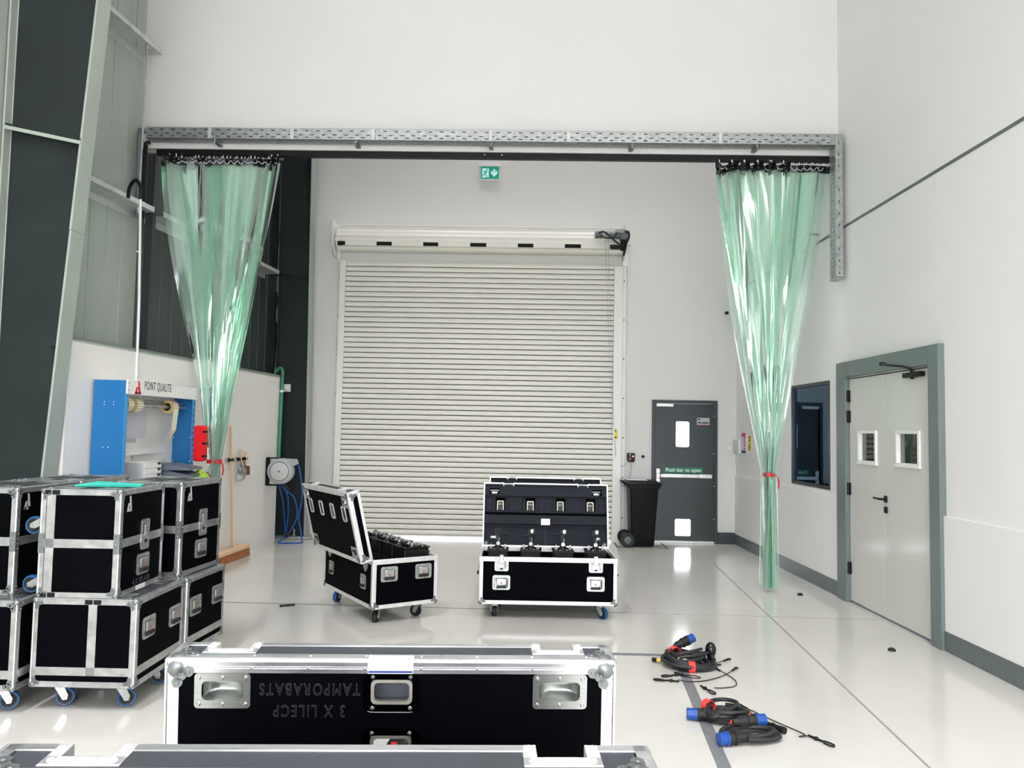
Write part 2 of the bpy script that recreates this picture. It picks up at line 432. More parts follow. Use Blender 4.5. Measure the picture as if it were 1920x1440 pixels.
# left side: cladding (two finishes), lining panel, purlins
def clad(y0, y1, name, m, label):
    pts = [(y0, -0.12)]; prof = [(y0, 0.0)]
    y = y0 + 0.2
    while y < y1 - 0.05:
        prof += [(y, 0), (y + 0.004, -0.007), (y + 0.016, -0.007), (y + 0.02, 0)]; y += 0.25
    prof += [(y1, 0), (y1, -0.12), (y0, -0.12)]
    mb = MB(MC); mb.prism(prof, 0, H, 'XY'); struct(mb, name, m, label, 'cladding')
clad(-4.8, 7.93, 'wall_left', 'cladding_light', 'grey green ribbed cladding on the left before the bulkhead')
clad(7.93, 11.9, 'wall_left_far', 'cladding_dark', 'dark grey cladding on the left beyond the bulkhead')
p = MB(ML); p.box(6.22, -0.16, 0, 10.74, 0, 2.275)
struct(p, 'wall_left_lining', 'white_panel', 'low white lining panel along the left wall', 'wall panel')
p = MB(ML); p.box(6.22, -0.30, 2.277, 10.74, 0.004, 2.30); p.box(6.22, 0.001, 2.262, 10.74, 0.004, 2.3)
struct(p, 'trim_3', 'steel_paint', 'grey flashing along the top of the white lining panel', 'flashing')
# bulkhead
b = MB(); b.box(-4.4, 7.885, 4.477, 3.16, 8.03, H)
struct(b, 'wall_bulkhead', 'white_wall_paint_dimmed', 'white bulkhead wall hanging over the curtain opening', 'bulkhead')
b = MB(); b.cbox(-4.02, 7.888, 0.0, -3.94, 7.96, 4.415, 0.004)
struct(b, 'bulkhead_post', 'anthracite', 'dark post at the left end of the curtain rail', 'post')
def purlin(u0, u1, z, label):
    mb = MB(MC); v1 = 0.213
    mb.box(u0, 0.0, z - 0.004, u1, v1, z); mb.box(u0, v1 - 0.004, z - 0.004, u1, v1, z + 0.05); mb.box(u0, 0.0, z - 0.07, u1, 0.004, z)
    mb.box(u0, v1 - 0.02, z + 0.046, u1, v1, z + 0.05)
    struct(mb, 'purlin', 'purlin_galv', label, 'steel rail')
purlin(6.2, 7.87, 5.455, 'upper pale steel rail between the big column and the bulkhead')
purlin(6.2, 7.87, 3.78, 'lower pale steel rail ending beside the left strip curtain')
purlin(8.04, 11.05, 3.78, 'steel rail on the dark cladding behind the left curtain')
purlin(8.04, 11.05, 5.455, 'steel rail high on the dark cladding behind the bulkhead')
# near column
def flange_x(z): return -3.845 + 0.0648 * z
t = thing('column', 'big dark tapered steel column at the left edge of the hall', 'column', kind='structure')
mb = MB(); mb.prism([(-4.235, 0), (flange_x(0) - .01, 0), (flange_x(H) - .01, H), (-4.235, H)], 6.083, 6.097, 'XZ'); mb.build('web', 'steel_dark', t)
mb = MB(); z1 = 3.12
mb.prism([(flange_x(0) - .018, 0), (flange_x(0), 0), (flange_x(z1), z1), (flange_x(z1) - .018, z1)], 6.0, 6.18, 'XZ')
mb.prism([(flange_x(z1) - .021, z1 + .004), (flange_x(z1) - .003, z1 + .004), (flange_x(H) - .003, H), (flange_x(H) - .021, H)], 6.0, 6.18, 'XZ'); mb.build('inner_flange', 'steel_paint', t)
mb = MB(); mb.box(-4.248, 6.0, 0, -4.232, 6.18, H); mb.build('outer_flange', 'steel_paint', t)
mb = MB(); mb.prism([(-4.23, 3.985), (-3.605, 3.86), (-3.605, 3.848), (-4.23, 3.973)], 6.0, 6.083, 'XZ'); mb.build('stiffener', 'steel_dark', t)
mb = MB(); mb.prism([(-4.23, 3.966), (-3.605, 3.841), (-3.605, 3.812), (-4.23, 3.935)], 5.992, 6.0, 'XZ'); mb.build('stiffener_lip', 'steel_paint', t)
mb = MB(); mb.box(-3.80, 6.02, 2.196, -3.71, 6.083, 2.204); mb.build('web_bracket', 'steel_dark', t)
mb = MB(); mb.tube([V(-4.229, 6.08, z / 10) for z in range(0, 110)], [0.004 + 0.002 * random.random() for _ in range(110)], 5); mb.build('weld', 'steel_paint', t)
# far column
def flange2(z): return -3.133 - 0.0135 * z
t = thing('column', 'dark steel column in the corner beside the roller shutter', 'column', kind='structure')
mb = MB(); mb.prism([(-3.60, 0.03), (flange2(0) - .01, 0.03), (flange2(H) - .01, H), (-3.68, H)], 11.14, 11.155, 'XZ'); mb.build('web', 'steel_dark', t)
mb = MB(); mb.prism([(flange2(0) - .016, 0.03), (flange2(0), 0.03), (flange2(H), H), (flange2(H) - .016, H)], 11.06, 11.25, 'XZ'); mb.build('inner_flange', 'steel_paint', t)
mb = MB(); mb.prism([(-3.615, 0.03), (-3.60, 0.03), (-3.68, H), (-3.695, H)], 11.06, 11.25, 'XZ'); mb.build('outer_flange', 'steel_dark', t)
mb = MB(); mb.prism([(-3.65, 3.835), (-3.19, 3.735), (-3.19, 3.722), (-3.65, 3.822)], 11.065, 11.14, 'XZ'); mb.build('stiffener', 'steel_dark', t)
mb = MB(); mb.cbox(-3.68, 10.98, 0, -3.02, 11.34, 0.03, 0.006); mb.build('base_plate', 'galv', t)
mb = MB()
for x in (-3.42, -3.30): mb.cyl((x, 11.1, 0.03), (x, 11.1, 0.13), 0.014, 8); mb.cyl((x, 11.1, 0.03), (x, 11.1, 0.05), 0.026, 6)
mb.build('anchor_bolt', 'galv', t)
random.seed(5)
mb = MB(); pl = [(-3.86, 2.36), (-3.74, 2.36)] + [(-3.72 + random.uniform(-.02, .02), 2.36 + i * .12) for i in range(1, 11)] + [(-3.86, 3.58)]
mb.prism(pl, 11.2, 11.26, 'XZ')
pl = [(-3.86, 3.8)] + [(-3.72 + random.uniform(-.02, .02), 3.8 + i * .13) for i in range(0, 9)] + [(-3.86, 4.9)]
mb.prism(pl, 11.2, 11.26, 'XZ')
struct(mb, 'insulation_strip', 'steel_dark', 'ragged dark insulation edge beside the corner column', 'insulation')
# floor joints and tape
def strip(p, q, w, h, name, m, label, cat, kind=None):
    p = Vector((p[0], p[1], 0)); q = Vector((q[0], q[1], 0)); d = (q - p).normalized(); n = Vector((-d.y, d.x, 0)) * (w / 2)
    mb = MB(); a, b_, c_, e_ = p + n, p - n, q - n, q + n; up = Vector((0, 0, h))
    mb._add([a, b_, c_, e_, a + up, b_ + up, c_ + up, e_ + up], [(3, 2, 1, 0), (4, 5, 6, 7), (0, 1, 5, 4), (1, 2, 6, 5), (2, 3, 7, 6), (3, 0, 4, 7)])
    o = mb.build(name, m); return tag(o, label, cat, kind=kind)
strip((2.42, 11.3), (1.76, 0.2), 0.014, 0.0012, 'trim_4', 'floor_joint', 'floor joint running lengthways towards the exit door', 'floor joint', 'structure')
strip((-3.6, 7.05), (0.9, 6.99), 0.012, 0.0012, 'trim_5', 'floor_joint_dark', 'dark floor joint crossing under the open cases', 'floor joint', 'structure')
strip((0.9, 6.99), (3.14, 6.94), 0.010, 0.0012, 'trim_6', 'floor_joint', 'pale floor joint crossing to the double door', 'floor joint', 'structure')
strip((1.105, 5.71), (0.93, 3.2), 0.068, 0.0012, 'floor_tape', 'grey_tape', 'strip of grey tape on the floor running towards the camera', 'tape')
strip((-1.6, 5.70), (1.05, 5.70), 0.06, 0.0012, 'floor_tape', 'grey_tape', 'strip of grey tape across the floor behind the foreground case', 'tape')

mb = MB()
for a in ((1.27, 10.86, 1.30, 11.36), (1.27, 10.86, 1.98, 10.885), (1.955, 10.86, 1.98, 11.36)): mb.box(a[0], a[1], 0, a[2], a[3], .0015)
struct(mb, 'trim_7', 'floor_joint_dark', 'dark recessed frame in the floor under the wheelie bin', 'floor joint')
# ------------------------------------------------------------------ double door (right wall)
t = thing('door_2', 'white double door with vision panels in the right wall', 'door', kind='structure')
mb = MB(MR)
for (a, b_) in ((6.0, 6.15), (7.655, 7.855)): mb.cbox(a, -0.06, 0, b_, 0.022, 2.325, 0.004)
mb.cbox(6.15, -0.06, 2.172, 7.655, 0.022, 2.325, 0.004)
mb.box(6.15, -0.16, 2.155, 7.655, -0.06, 2.172)
mb.build('door_frame', 'frame_grey', t)
def leaf(u0, u1, win, label, hinges_u, hs):
    mb = MB(MR); mb.holes(u0, u1, 0.022, 2.152, -0.022, -0.066, [win]); lf = mb.build('door_leaf', 'leaf_white', t)
    lf['label'] = label
    w = win; cx, cz = (w[0] + w[2]) / 2, (w[1] + w[3]) / 2
    mb = MB(MR); o = [(w[0] - .022, w[1] - .022), (w[2] + .022, w[1] - .022), (w[2] + .022, w[3] + .022), (w[0] - .022, w[3] + .022)]
    i = [(w[0] + .004, w[1] + .004), (w[2] - .004, w[1] + .004), (w[2] - .004, w[3] - .004), (w[0] + .004, w[3] - .004)]
    mb.ring(o, i, -0.006, -0.05); mb.box(w[0] - .03, -0.022, w[1] - .03, w[2] + .03, 0.0, w[1] - .012); mb.build('window_bead', 'bead_white', lf)
    mb = MB(MR); mb.box(w[0], -0.048, w[1], w[2], -0.042, w[3]); mb.build('glass_pane', 'door_glass', lf)
    for z in hs:
        mb = MB(MR); mb.cyl((hinges_u, -0.008, z), (hinges_u, -0.008, z + .115), 0.013, 10); mb.box(hinges_u - .03, -0.021, z, hinges_u + .03, -0.012, z + .115); mb.build('hinge', 'black_plastic', lf)
    return lf
l1 = leaf(6.93, 7.645, (7.105, 1.368, 7.425, 1.63), 'far leaf of the double door', 7.65, (0.27, 1.03, 1.73, 1.93))
l2 = leaf(6.155, 6.922, (6.365, 1.375, 6.71, 1.63), 'near leaf of the double door', 6.15, (0.27, 0.98, 1.73, 1.93))
mb = MB(MR); mb.cbox(6.90, -0.022, 1.02, 6.945, -0.008, 1.08, .003); mb.cyl((6.922, -0.01, 1.05), (6.922, 0.04, 1.05), 0.010, 10); mb.tube([(6.922, 0.04, 1.05), (6.95, 0.042, 1.052), (7.03, 0.04, 1.052)], 0.009, 8); mb.build('handle', 'black_plastic', l2)
mb = MB(MR); mb.cbox(6.895, -0.022, 0.93, 6.94, -0.006, 0.985, .003); mb.build('lock_plate', 'black_plastic', l2)
mb = MB(MR); mb.cbox(6.255, -0.022, 2.09, 6.53, 0.03, 2.13, .006); mb.cyl((6.42, 0.0, 2.075), (6.42, 0.0, 2.155), 0.016, 10); mb.build('door_closer', 'black_plastic', l2)
mb = MB(MR); mb.tube([(6.42, 0.0, 2.155), (6.44, 0.06, 2.18), (6.62, 0.10, 2.205), (6.84, 0.05, 2.235)], 0.009, 8); mb.cyl((6.84, 0.02, 2.235), (6.84, 0.065, 2.235), .016, 10); mb.build('closer_arm', 'black_plastic', l2)

# ------------------------------------------------------------------ window (right wall) and the blue room behind
mb = MB(MR)
mb.box(5.8, -3.0, 0, 10.0, -3.05, 3.0); mb.box(5.75, -3.05, 0, 5.8, -0.34, 3.0); mb.box(10.0, -3.05, 0, 10.05, -0.34, 3.0); mb.box(5.75, -3.05, 3.0, 10.05, -0.34, 3.05); mb.box(5.75, -3.05, -0.05, 10.05, -0.34, 0)
struct(mb, 'wall_office', 'blue_room', 'dim blue office seen through the window in the right wall', 'room')
t = thing('window_1', 'dark framed internal window in the right wall', 'window', kind='structure')
mb = MB(MR); w = (8.125, 1.035, 9.215, 2.175)
mb.ring([(w[0], w[1]), (w[2], w[1]), (w[2], w[3]), (w[0], w[3])], [(w[0] + .035, w[1] + .035), (w[2] - .035, w[1] + .035), (w[2] - .035, w[3] - .035), (w[0] + .035, w[3] - .035)], -0.024, -0.075); mb.build('window_frame', 'anthracite', t)
mb = MB(MR); mb.ring([(w[0] + .035, w[1] + .035), (w[2] - .035, w[1] + .035), (w[2] - .035, w[3] - .035), (w[0] + .035, w[3] - .035)], [(w[0] + .075, w[1] + .06), (w[2] - .07, w[1] + .06), (w[2] - .07, w[3] - .06), (w[0] + .075, w[3] - .06)], -0.07, -0.3); mb.build('window_reveal', 'motor_grey', t)
mb = MB(MR); mb.box(w[0] + .03, -0.05, w[1] + .03, w[2] - .03, -0.056, w[3] - .03); mb.build('glass_pane', 'window_glass', t)

# ------------------------------------------------------------------ exit door (back wall)
t = thing('door_1', 'dark grey fire exit door with push bar in the back wall', 'door', (2.31, YB, 0), kind='structure')
t.matrix_world
def D(x): return x - 2.31
mb = MB()
for a, b_ in ((1.832, 1.875), (2.745, 2.79)): mb.cbox(D(a), -0.03, 0, D(b_), 0.10, 2.078, .004)
mb.cbox(D(1.875), -0.03, 2.03, D(2.745), 0.10, 2.078, .004); mb.build('door_frame', 'door_grey', t)
mb = MB(); mb.holes(D(1.877), D(2.743), 0.03, 2.028, 0.03, 0.075, [(D(2.19), 1.392, D(2.388), 1.768), (D(2.182), 0.095, D(2.416), 0.343)]); lf = mb.build('door_leaf', 'door_grey', t)
for (a, z0, b_, z1, nm) in ((2.19, 1.392, 2.388, 1.768, 'glass_pane'), (2.182, 0.095, 2.416, 0.343, 'glass_pane')):
    mb = MB(); mb.box(D(a), 0.05, z0, D(b_), 0.056, z1); mb.build(nm, 'door_glass', lf)
    o = rrect(b_ - a + .03, z1 - z0 + .03, .03, 5, D((a + b_) / 2), (z0 + z1) / 2); i = rrect(b_ - a - .004, z1 - z0 - .004, .022, 5, D((a + b_) / 2), (z0 + z1) / 2)
    mb = MB(); mb.ring(o, i, 0.024, 0.08); mb.build('window_bead', 'door_grey', lf)
mb = MB(); mb.cbox(D(1.898), -0.03, 0.93, D(1.955), 0.03, 1.005, .006); mb.prism([(D(1.898), 1.005), (D(1.94), 1.005), (D(1.955), 1.03), (D(1.945), 1.07), (D(1.90), 1.075)], -0.035, 0.02, 'XZ'); mb.prism([(D(1.898), .93), (D(1.94), .93), (D(1.955), .91), (D(1.945), .87), (D(1.90), .865)], -0.035, 0.02, 'XZ'); mb.build('push_bar_end', 'alu_bright', t)
mb = MB(); mb.cbox(D(1.955), -0.075, 0.945, D(2.505), -0.01, 1.0, .008); mb.cbox(D(2.515), -0.06, 0.942, D(2.705), 0.03, 1.0, .006); mb.box(D(2.5), -0.06, 0.95, D(2.515), -0.02, 0.995); mb.box(D(1.955), -0.03, 0.95, D(2.0), 0.03, 0.99); mb.build('push_bar', 'alu_bright', t)
mb = MB(); mb.cbox(D(2.018), 0.024, 1.012, D(2.592), 0.03, 1.092, .002); sg = mb.build('push_sign', 'push_green', t); sg['label'] = 'green sign reading Push bar to open'
text('Push bar to open', 0.075, 'print_white', sg, face_M((D(2.305), 0.0235, 1.053), (1, 0, 0), (0, 0, 1)), bold=0.001, sx=1.0)
mb = MB(); mb.cbox(D(1.893), -0.045, 1.978, D(2.145), 0.03, 2.026, .006); mb.build('door_closer', 'alu_bright', t)
mb = MB(); mb.box(D(2.50), 0.026, 1.718, D(2.683), 0.03, 1.825); st = mb.build('sticker', 'paper_grey', t)
mb = MB(); mb.box(D(2.512), 0.0245, 1.715, D(2.675), 0.026, 1.724); mb.build('red_line', 'red_print', st)
mb = MB()
random.seed(2)
for k in range(9): x = 2.52 + k * .017; h = random.uniform(.012, .03); mb.box(D(x), 0.0245, 1.74, D(x + .014), 0.026, 1.74 + h)
mb.box(D(2.51), .0245, 1.795, D(2.545), .026, 1.815); mb.build('print', 'print_black', st)
mb = MB(); mb.cbox(D(1.86), -0.02, 0, D(2.76), 0.10, 0.028, .004); mb.build('threshold', 'alu_bright', t)
mb = MB()
for z in (0.35, 0.83, 1.3, 1.85): mb.cyl((D(2.735), -.03, z), (D(2.735), -.036, z), .008, 8)
mb.build('screw', 'alu_bright', t)

# ------------------------------------------------------------------ roller shutter
t = thing('door_3', 'cream roller shutter closed over the big opening in the back wall', 'roller shutter', (-0.72, 11.36, 0), kind='structure')
def S(x): return x + 0.72
prof = []; pitch = 0.0757; z = 0.045
n = 53
for k in range(n):
    zb = z + k * pitch
    prof += [(-.003, zb), (0.028, zb + .0005), (0.028, zb + .0115), (-.003, zb + .012), (-0.006, zb + .020), (-0.008, zb + .043), (-0.006, zb + .066), (-.002, zb + .0705), (-.002, zb + .0745)]
prof.append((0.004, z + n * pitch))
mb = MB(); vs = [[(x, y, zz) for y, zz in prof] for x in (S(-2.745), S(1.262))]
m_ = len(prof); mb._add([p for l in vs for p in l], [(k, m_ + k, m_ + k + 1, k + 1) for k in range(m_ - 1)])
mb.box(S(-2.745), 0.028, 0.045, S(1.262), 0.034, z + n * pitch)
mb.build('slat_curtain', 'shutter_cream', t, normals=False)
mb = MB(); mb.cbox(S(-2.73), -0.025, 0.03, S(1.25), 0.03, 0.05, .004); mb.build('bottom_bar', 'shutter_white', t)
for nm, x0, x1, xo0, xo1, zt in (('guide_rail', -2.815, -2.725, -2.86, -2.815, 4.07), ('guide_rail', 1.246, 1.372, 1.372, 1.44, 4.03)):
    mb = MB(); mb.cbox(S(x0), -0.05, 0, S(x1), -0.03, zt, .004); mb.cbox(S(x0), -0.03, 0, S(x0) + .02 if x0 < 0 else S(x1), 0.075, zt, .004) if x0 < 0 else mb.cbox(S(x1) - .02, -0.03, 0, S(x1), 0.075, zt, .004)
    mb.box(S(x0) if x0 < 0 else S(x1) - .09, 0.03, 0, S(x0) + .09 if x0 < 0 else S(x1), 0.045, zt)
    mb.cbox(S(xo0), 0.055, 0, S(xo1), 0.078, zt + .03, .004)
    gr = mb.build(nm, 'shutter_white', t)
    mb = MB()
    for k in range(7): mb.cyl((S((xo0 + xo1) / 2), 0.055, 0.35 + k * .58), (S((xo0 + xo1) / 2), 0.044, 0.35 + k * .58), 0.011, 8)
    mb.build('screw', 'motor_grey', gr)
# barrel: coiled slats
mb = MB(); cy, cz, R = -0.12, 4.35, 0.155
pr = []
for k in range(96):
    a = 2 * PI * k / 96; rr = R + 0.007 * math.cos(a * 13)
    pr.append((cy + rr * math.cos(a), cz + rr * math.sin(a)))
mb.prism(pr, S(-2.83), S(1.36), 'YZ'); mb.build('barrel', 'shutter_cream', t)
mb = MB(); mb.cbox(S(-2.74), -0.29, 4.232, S(1.20), -0.245, 4.298, .004)
lk = mb.build('lock_strip', 'shutter_cream', t)
for a, b_ in ((-2.80, -2.69), (-2.229, -2.01), (-1.551, -1.334), (-.868, -.635), (-.178, .046), (.502, .733), (1.15, 1.24)):
    mb = MB(); mb.box(S(a), -0.297, 4.236, S(b_), -0.246, 4.29); mb.build('lock_slot', 'void_black', t)
mb = MB(); mb.cbox(S(-2.80), 0.045, 4.46, S(1.37), 0.079, 4.615, .004); mb.box(S(-2.80), -0.02, 4.60, S(1.37), 0.079, 4.615); mb.build('header_plate', 'shutter_white', t)
for x, nm in ((-2.885, 'end_bracket'), (1.375, 'end_bracket')):
    mb = MB(); mb.prism([(-0.30, 4.575), (-0.22, 4.62), (0.078, 4.62), (0.078, 4.12), (-0.12, 4.12), (-0.30, 4.24)], S(x), S(x) + .012, 'YZ')
    mb.cyl((S(x) - .02, cy, cz), (S(x) + .03, cy, cz), .03, 12)
    if x < 0: mb.cbox(S(x) + .012, 0.03, 4.05, S(x) + .06, .078, 4.56, .003)
    else: mb.cbox(S(x), 0.03, 4.05, S(x) + .08, .078, 4.60, .003)
    mb.build(nm, 'shutter_white', t)
# motor on the right
mo = MB(); mo.cyl((S(.93), -.33, 4.425), (S(1.03), -.33, 4.425), .052, 16); mot = mo.build('motor', 'motor_grey', t)
mb = MB(); mb.cyl((S(1.03), -.33, 4.425), (S(1.12), -.33, 4.425), .046, 16); mb.cyl((S(1.115), -.33, 4.425), (S(1.125), -.33, 4.425), .06, 16); mb.build('motor_collar', 'box_grey', mot)
mb = MB(); mb.cyl((S(1.125), -.33, 4.42), (S(1.29), -.33, 4.42), .05, 16); mb.cbox(S(1.29), -.40, 4.35, S(1.39), -.22, 4.47, .01); mb.build('gearbox', 'motor_grey', mot)
mb = MB(); mb.cbox(S(1.22), -.42, 4.435, S(1.345), -.33, 4.492, .006); mb.build('limit_box', 'box_grey', mot)
mb = MB(); mb.cbox(S(1.16), -.36, 4.225, S(1.345), -.26, 4.275, .006); mb.cbox(S(1.30), -.35, 4.20, S(1.375), -.28, 4.40, .01); mb.build('motor_mount', 'black_plastic', mot)
mb = MB(); mb.tube(spline([(S(.98), -.39, 4.44), (S(1.05), -.41, 4.45), (S(1.12), -.41, 4.40), (S(1.2), -.40, 4.33), (S(1.28), -.38, 4.28)]), .012, 6)
mb.tube(spline([(S(1.0), -.385, 4.40), (S(1.06), -.39, 4.37), (S(1.13), -.40, 4.36), (S(1.2), -.40, 4.38), (S(1.24), -.42, 4.44)]), .009, 6)
mb.tube(spline([(S(1.34), -.40, 4.46), (S(1.40), -.40, 4.45), (S(1.41), -.38, 4.38), (S(1.38), -.36, 4.3), (S(1.36), -.34, 4.2), (S(1.345), -.32, 4.13)]), .017, 6); mb.build('motor_cable', 'black_plastic', mot)
# chain links
mb = MB(); random.seed(3)
def chain(p0, p1, sag):
    n_ = int((Vector(p1) - Vector(p0)).length / 0.03)
    for k in range(n_):
        t_ = k / n_; p = Vector(p0).lerp(Vector(p1), t_); p.y += sag * math.sin(PI * t_)
        mb.cbox(p.x - .004, p.y - .004, p.z - .011, p.x + .004, p.y + .004, p.z + .011, .002)
chain((S(1.08), -.33, 4.36), (S(1.235), -.14, 1.58), 0.03); chain((S(1.118), -.33, 4.36), (S(1.262), -.14, 1.58), 0.03)
mb.build('hand_chain', 'galv', t)
mb = MB(); mb.cbox(S(1.275), -.062, 1.50, S(1.32), -.05, 1.63, .003); mb.build('warning_label', 'yellow_print', t)
mb = MB(); mb.box(S(1.278), -.0635, 1.50, S(1.30), -.062, 1.53); mb.box(S(1.278), -.0635, 1.60, S(1.295), -.062, 1.628); mb.build('label_print', 'print_black', t)
# ================================================================== FLIGHT CASES
def RZ(a): return Matrix.Rotation(a, 4, 'Z')
def TR(x, y, z): return Matrix.Translation((x, y, z))
def face_frame(face, W, D):
    """local XZ plane facing -Y, moved to a side of a W x D box centred on the root"""
    return {'front': TR(0, -D / 2, 0), 'right': TR(W / 2, 0, 0) @ RZ(PI / 2), 'back': TR(0, D / 2, 0) @ RZ(PI), 'left': TR(-W / 2, 0, 0) @ RZ(-PI / 2)}[face]
def edge_L(mb, axis, a0, a1, b, c, sb, sc, fw=.03, t=.0025, riv=0.11):
    """aluminium angle along one edge: axis 0/1/2 from a0..a1, at (b, c) on the two other axes, sb/sc outward signs"""
    oth = [q for q in range(3) if q != axis]
    def bx(lo, hi):
        p = [0, 0, 0]; q = [0, 0, 0]
        p[axis], q[axis] = a0, a1
        for k in range(2): p[oth[k]], q[oth[k]] = lo[k], hi[k]
        mb.box(*p, *q)
    bx((b - sb * fw, c), (b, c + sc * t)); bx((b, c - sc * fw), (b + sb * t, c))
    p = [0, 0, 0]; q = [0, 0, 0]; p[axis], q[axis] = a0, a1
    for k, (w, s) in enumerate(((b, sb), (c, sc))): p[oth[k]] = q[oth[k]] = w - s * .0035
    mb.cyl(p, q, .0075, 8, cap=False)
    # raised ridge and rivets on both flanges
    n = max(1, int((a1 - a0) / riv))
    for k in range(n):
        a = a0 + (k + .5) * (a1 - a0) / n
        for w in (0, 1):
            r0 = [0, 0, 0]; r0[axis] = a; bb = [b - sb * fw * .62, c + sc * t] if w == 0 else [b + sb * t, c - sc * fw * .62]
            r0[oth[0]], r0[oth[1]] = bb; r1 = list(r0)
            if w == 0: r1[oth[1]] += sc * .0022
            else: r1[oth[0]] += sb * .0022
            mb.cyl(r0, r1, .0042, 6, r1=.002)
def ball(root, x, y, z, sx, sy, sz, r=.021, name='ball_corner'):
    mb = MB(); mb.sphere((x - sx * .012, y - sy * .012, z - sz * .012), r, 14, 9)
    rv = MB()
    for ax in range(3):           # clover lobe on each of the three faces
        s = (sx, sy, sz); p = [x, y, z]
        o = [q for q in range(3) if q != ax]
        for d0, d1, rr in ((.026, .026, .015), (.045, .022, .012), (.022, .045, .012)):
            c0 = list(p); c0[o[0]] -= s[o[0]] * d0; c0[o[1]] -= s[o[1]] * d1; c1 = list(c0); c0[ax] -= s[ax] * .001; c1[ax] += s[ax] * .0055
            mb.cyl(c0, c1, rr, 12)
            if rr < .02:
                c2 = list(c1); c2[ax] += s[ax] * .003; mb.cyl(c1, c2, .005, 8, r1=.003)
    return mb.build(name, 'steel_ball', root)
def castor(root, x, y, z, down=(0, 0, -1), spin=0.0, r=.05, blue=True):
    """swivel castor hanging from (x, y, z); down = direction of travel away from the plate"""
    d = Vector(down); base = Matrix.Translation((x, y, z))
    if d.z < -.5: M = base @ RZ(spin)
    else:                       # mounted on a side wall
        M = base @ Matrix.Rotation(-PI / 2 * (1 if d.x > 0 else -1), 4, 'Y') @ RZ(spin)
    h = .135 if r >= .05 else .12
    mb = MB(M); mb.cbox(-.05, -.042, -.006, .05, .042, 0, .002); mb.cyl((0, 0, -.03), (0, 0, -.006), .024, 12)
    for s in (-1, 1):
        mb.prism([(-.022, -.028), (.024, -.028), (.045, -h + r + .012), (.04, -h + r - .014), (.018, -h + r - .014)], s * .024, s * .028, 'XZ')
    mb.box(-.022, -.026, -.032, .024, .026, -.026); mb.cyl((.03, -.033, -h + r), (.03, .033, -h + r), .008, 8)
    c = mb.build('castor', 'zinc', root)
    w = MB(M); cx, cz = .03, -h + r
    w.cur = 0; w.lathe([(r * .80, -.017), (r * .92, -.018), (r, -.010), (r, .010), (r * .92, .018), (r * .80, .017)], 24, 'Y', (cx, 0, cz), close=True)
    w.cur = 1; w.lathe([(.0, -.014), (r * .45, -.014), (r * .55, -.010), (r * .81, -.012), (r * .81, .012), (r * .55, .010), (r * .45, .014), (0, .014)], 24, 'Y', (cx, 0, cz))
    w.build('wheel', ['blue_rubber' if blue else 'black_rubber', 'black_rubber'], c)
    return c
def handle(root, M, w=.150, h=.122, drop=False):
    """recessed spring handle: pressed plate, lever with red mark, black grip; M places its centre"""
    mb = MB(M); mb.ring(rrect(w, h, .018), rrect(w * .76, h * .70, .010, cz=-.004), -.006, 0.002)
    mb.loft([[(x, -.004, z) for x, z in rrect(w * .76, h * .70, .010, cz=-.004)], [(x, -.0015, z) for x, z in rrect(w * .72, h * .64, .008, cz=-.004)]], False, True)
    for k in range(5): mb.cyl((-.05 + k * .025, -.006, h / 2 - .010), (-.05 + k * .025, -.0085, h / 2 - .010), .004, 8)
    for sx in (-1, 1):
        for z in (-h / 2 + .012, 0): mb.cyl((sx * (w / 2 - .009), -.006, z), (sx * (w / 2 - .009), -.0085, z), .004, 8)
    p = mb.build('handle', 'zinc', root)
    mb = MB(M); mb.cbox(-w * .28, -.012, -h * .18, w * .28, -.003, h * .28, .004); mb.box(-w * .36, -.0045, -h * .3, -w * .31, -.003, h * .24); mb.box(w * .31, -.0045, -h * .3, w * .36, -.003, h * .24); mb.build('lever', 'alu', p)
    mb = MB(M); mb.cyl((-w * .27, -.016, -h * .28), (w * .27, -.016, -h * .28), .011, 10); mb.box(-w * .355, -.0042, -h * .31, -w * .315, -.0028, h * .23); mb.box(w * .315, -.0048, -h * .3, w * .355, -.003, h * .22); mb.build('grip', 'black_rubber', p)
    mb = MB(M); mb.prism([(-.008, -.008), (.008, -.008), (0, .010)], -.0132, -.0118, 'XZ'); mb.build('red_mark', 'red_print', p)
    return p
def latch(root, M, w=.092, h=.185, tall=True):
    mb = MB(M); mb.ring(rrect(w, h, .016), rrect(w * .66, h * .76, .008), -.007, .002)
    mb.loft([[(x, -.004, z) for x, z in rrect(w * .66, h * .76, .008)], [(x, -.002, z) for x, z in rrect(w * .6, h * .7, .006)]], False, True)
    for sx in (-1, 1):
        for sz in (-1, -.4, .4, 1): mb.cyl((sx * (w / 2 - .008), -.007, sz * (h / 2 - .014)), (sx * (w / 2 - .008), -.0095, sz * (h / 2 - .014)), .004, 8)
    p = mb.build('latch', 'zinc', root)
    mb = MB(M); mb.cbox(-w * .2, -.013, h * .02, w * .2, -.004, h * .3, .003); mb.cyl((0, -.012, -.012), (0, -.003, -.012), .02, 14)
    mb.prism([(-.024, -.006), (-.004, -.022), (.024, -.020), (.006, .000)], -.018, -.010, 'XZ'); mb.cbox(-w * .24, -.008, -h * .34, w * .24, -.003, -h * .16, .002); mb.build('latch_hook', 'alu', p)
    mb = MB(M); mb.box(-.012, -.0125, -.046, .012, -.0045, -.034); mb.build('latch_slot', 'black_plastic', p)
    return p
LOGO = [[(-.028, -.045), (.03, -.045), (.012, .045), (-.002, .045), (.012, -.030), (-.010, -.030), (-.002, -.005), (.004, -.005), (.002, .004), (-.014, .004)]]
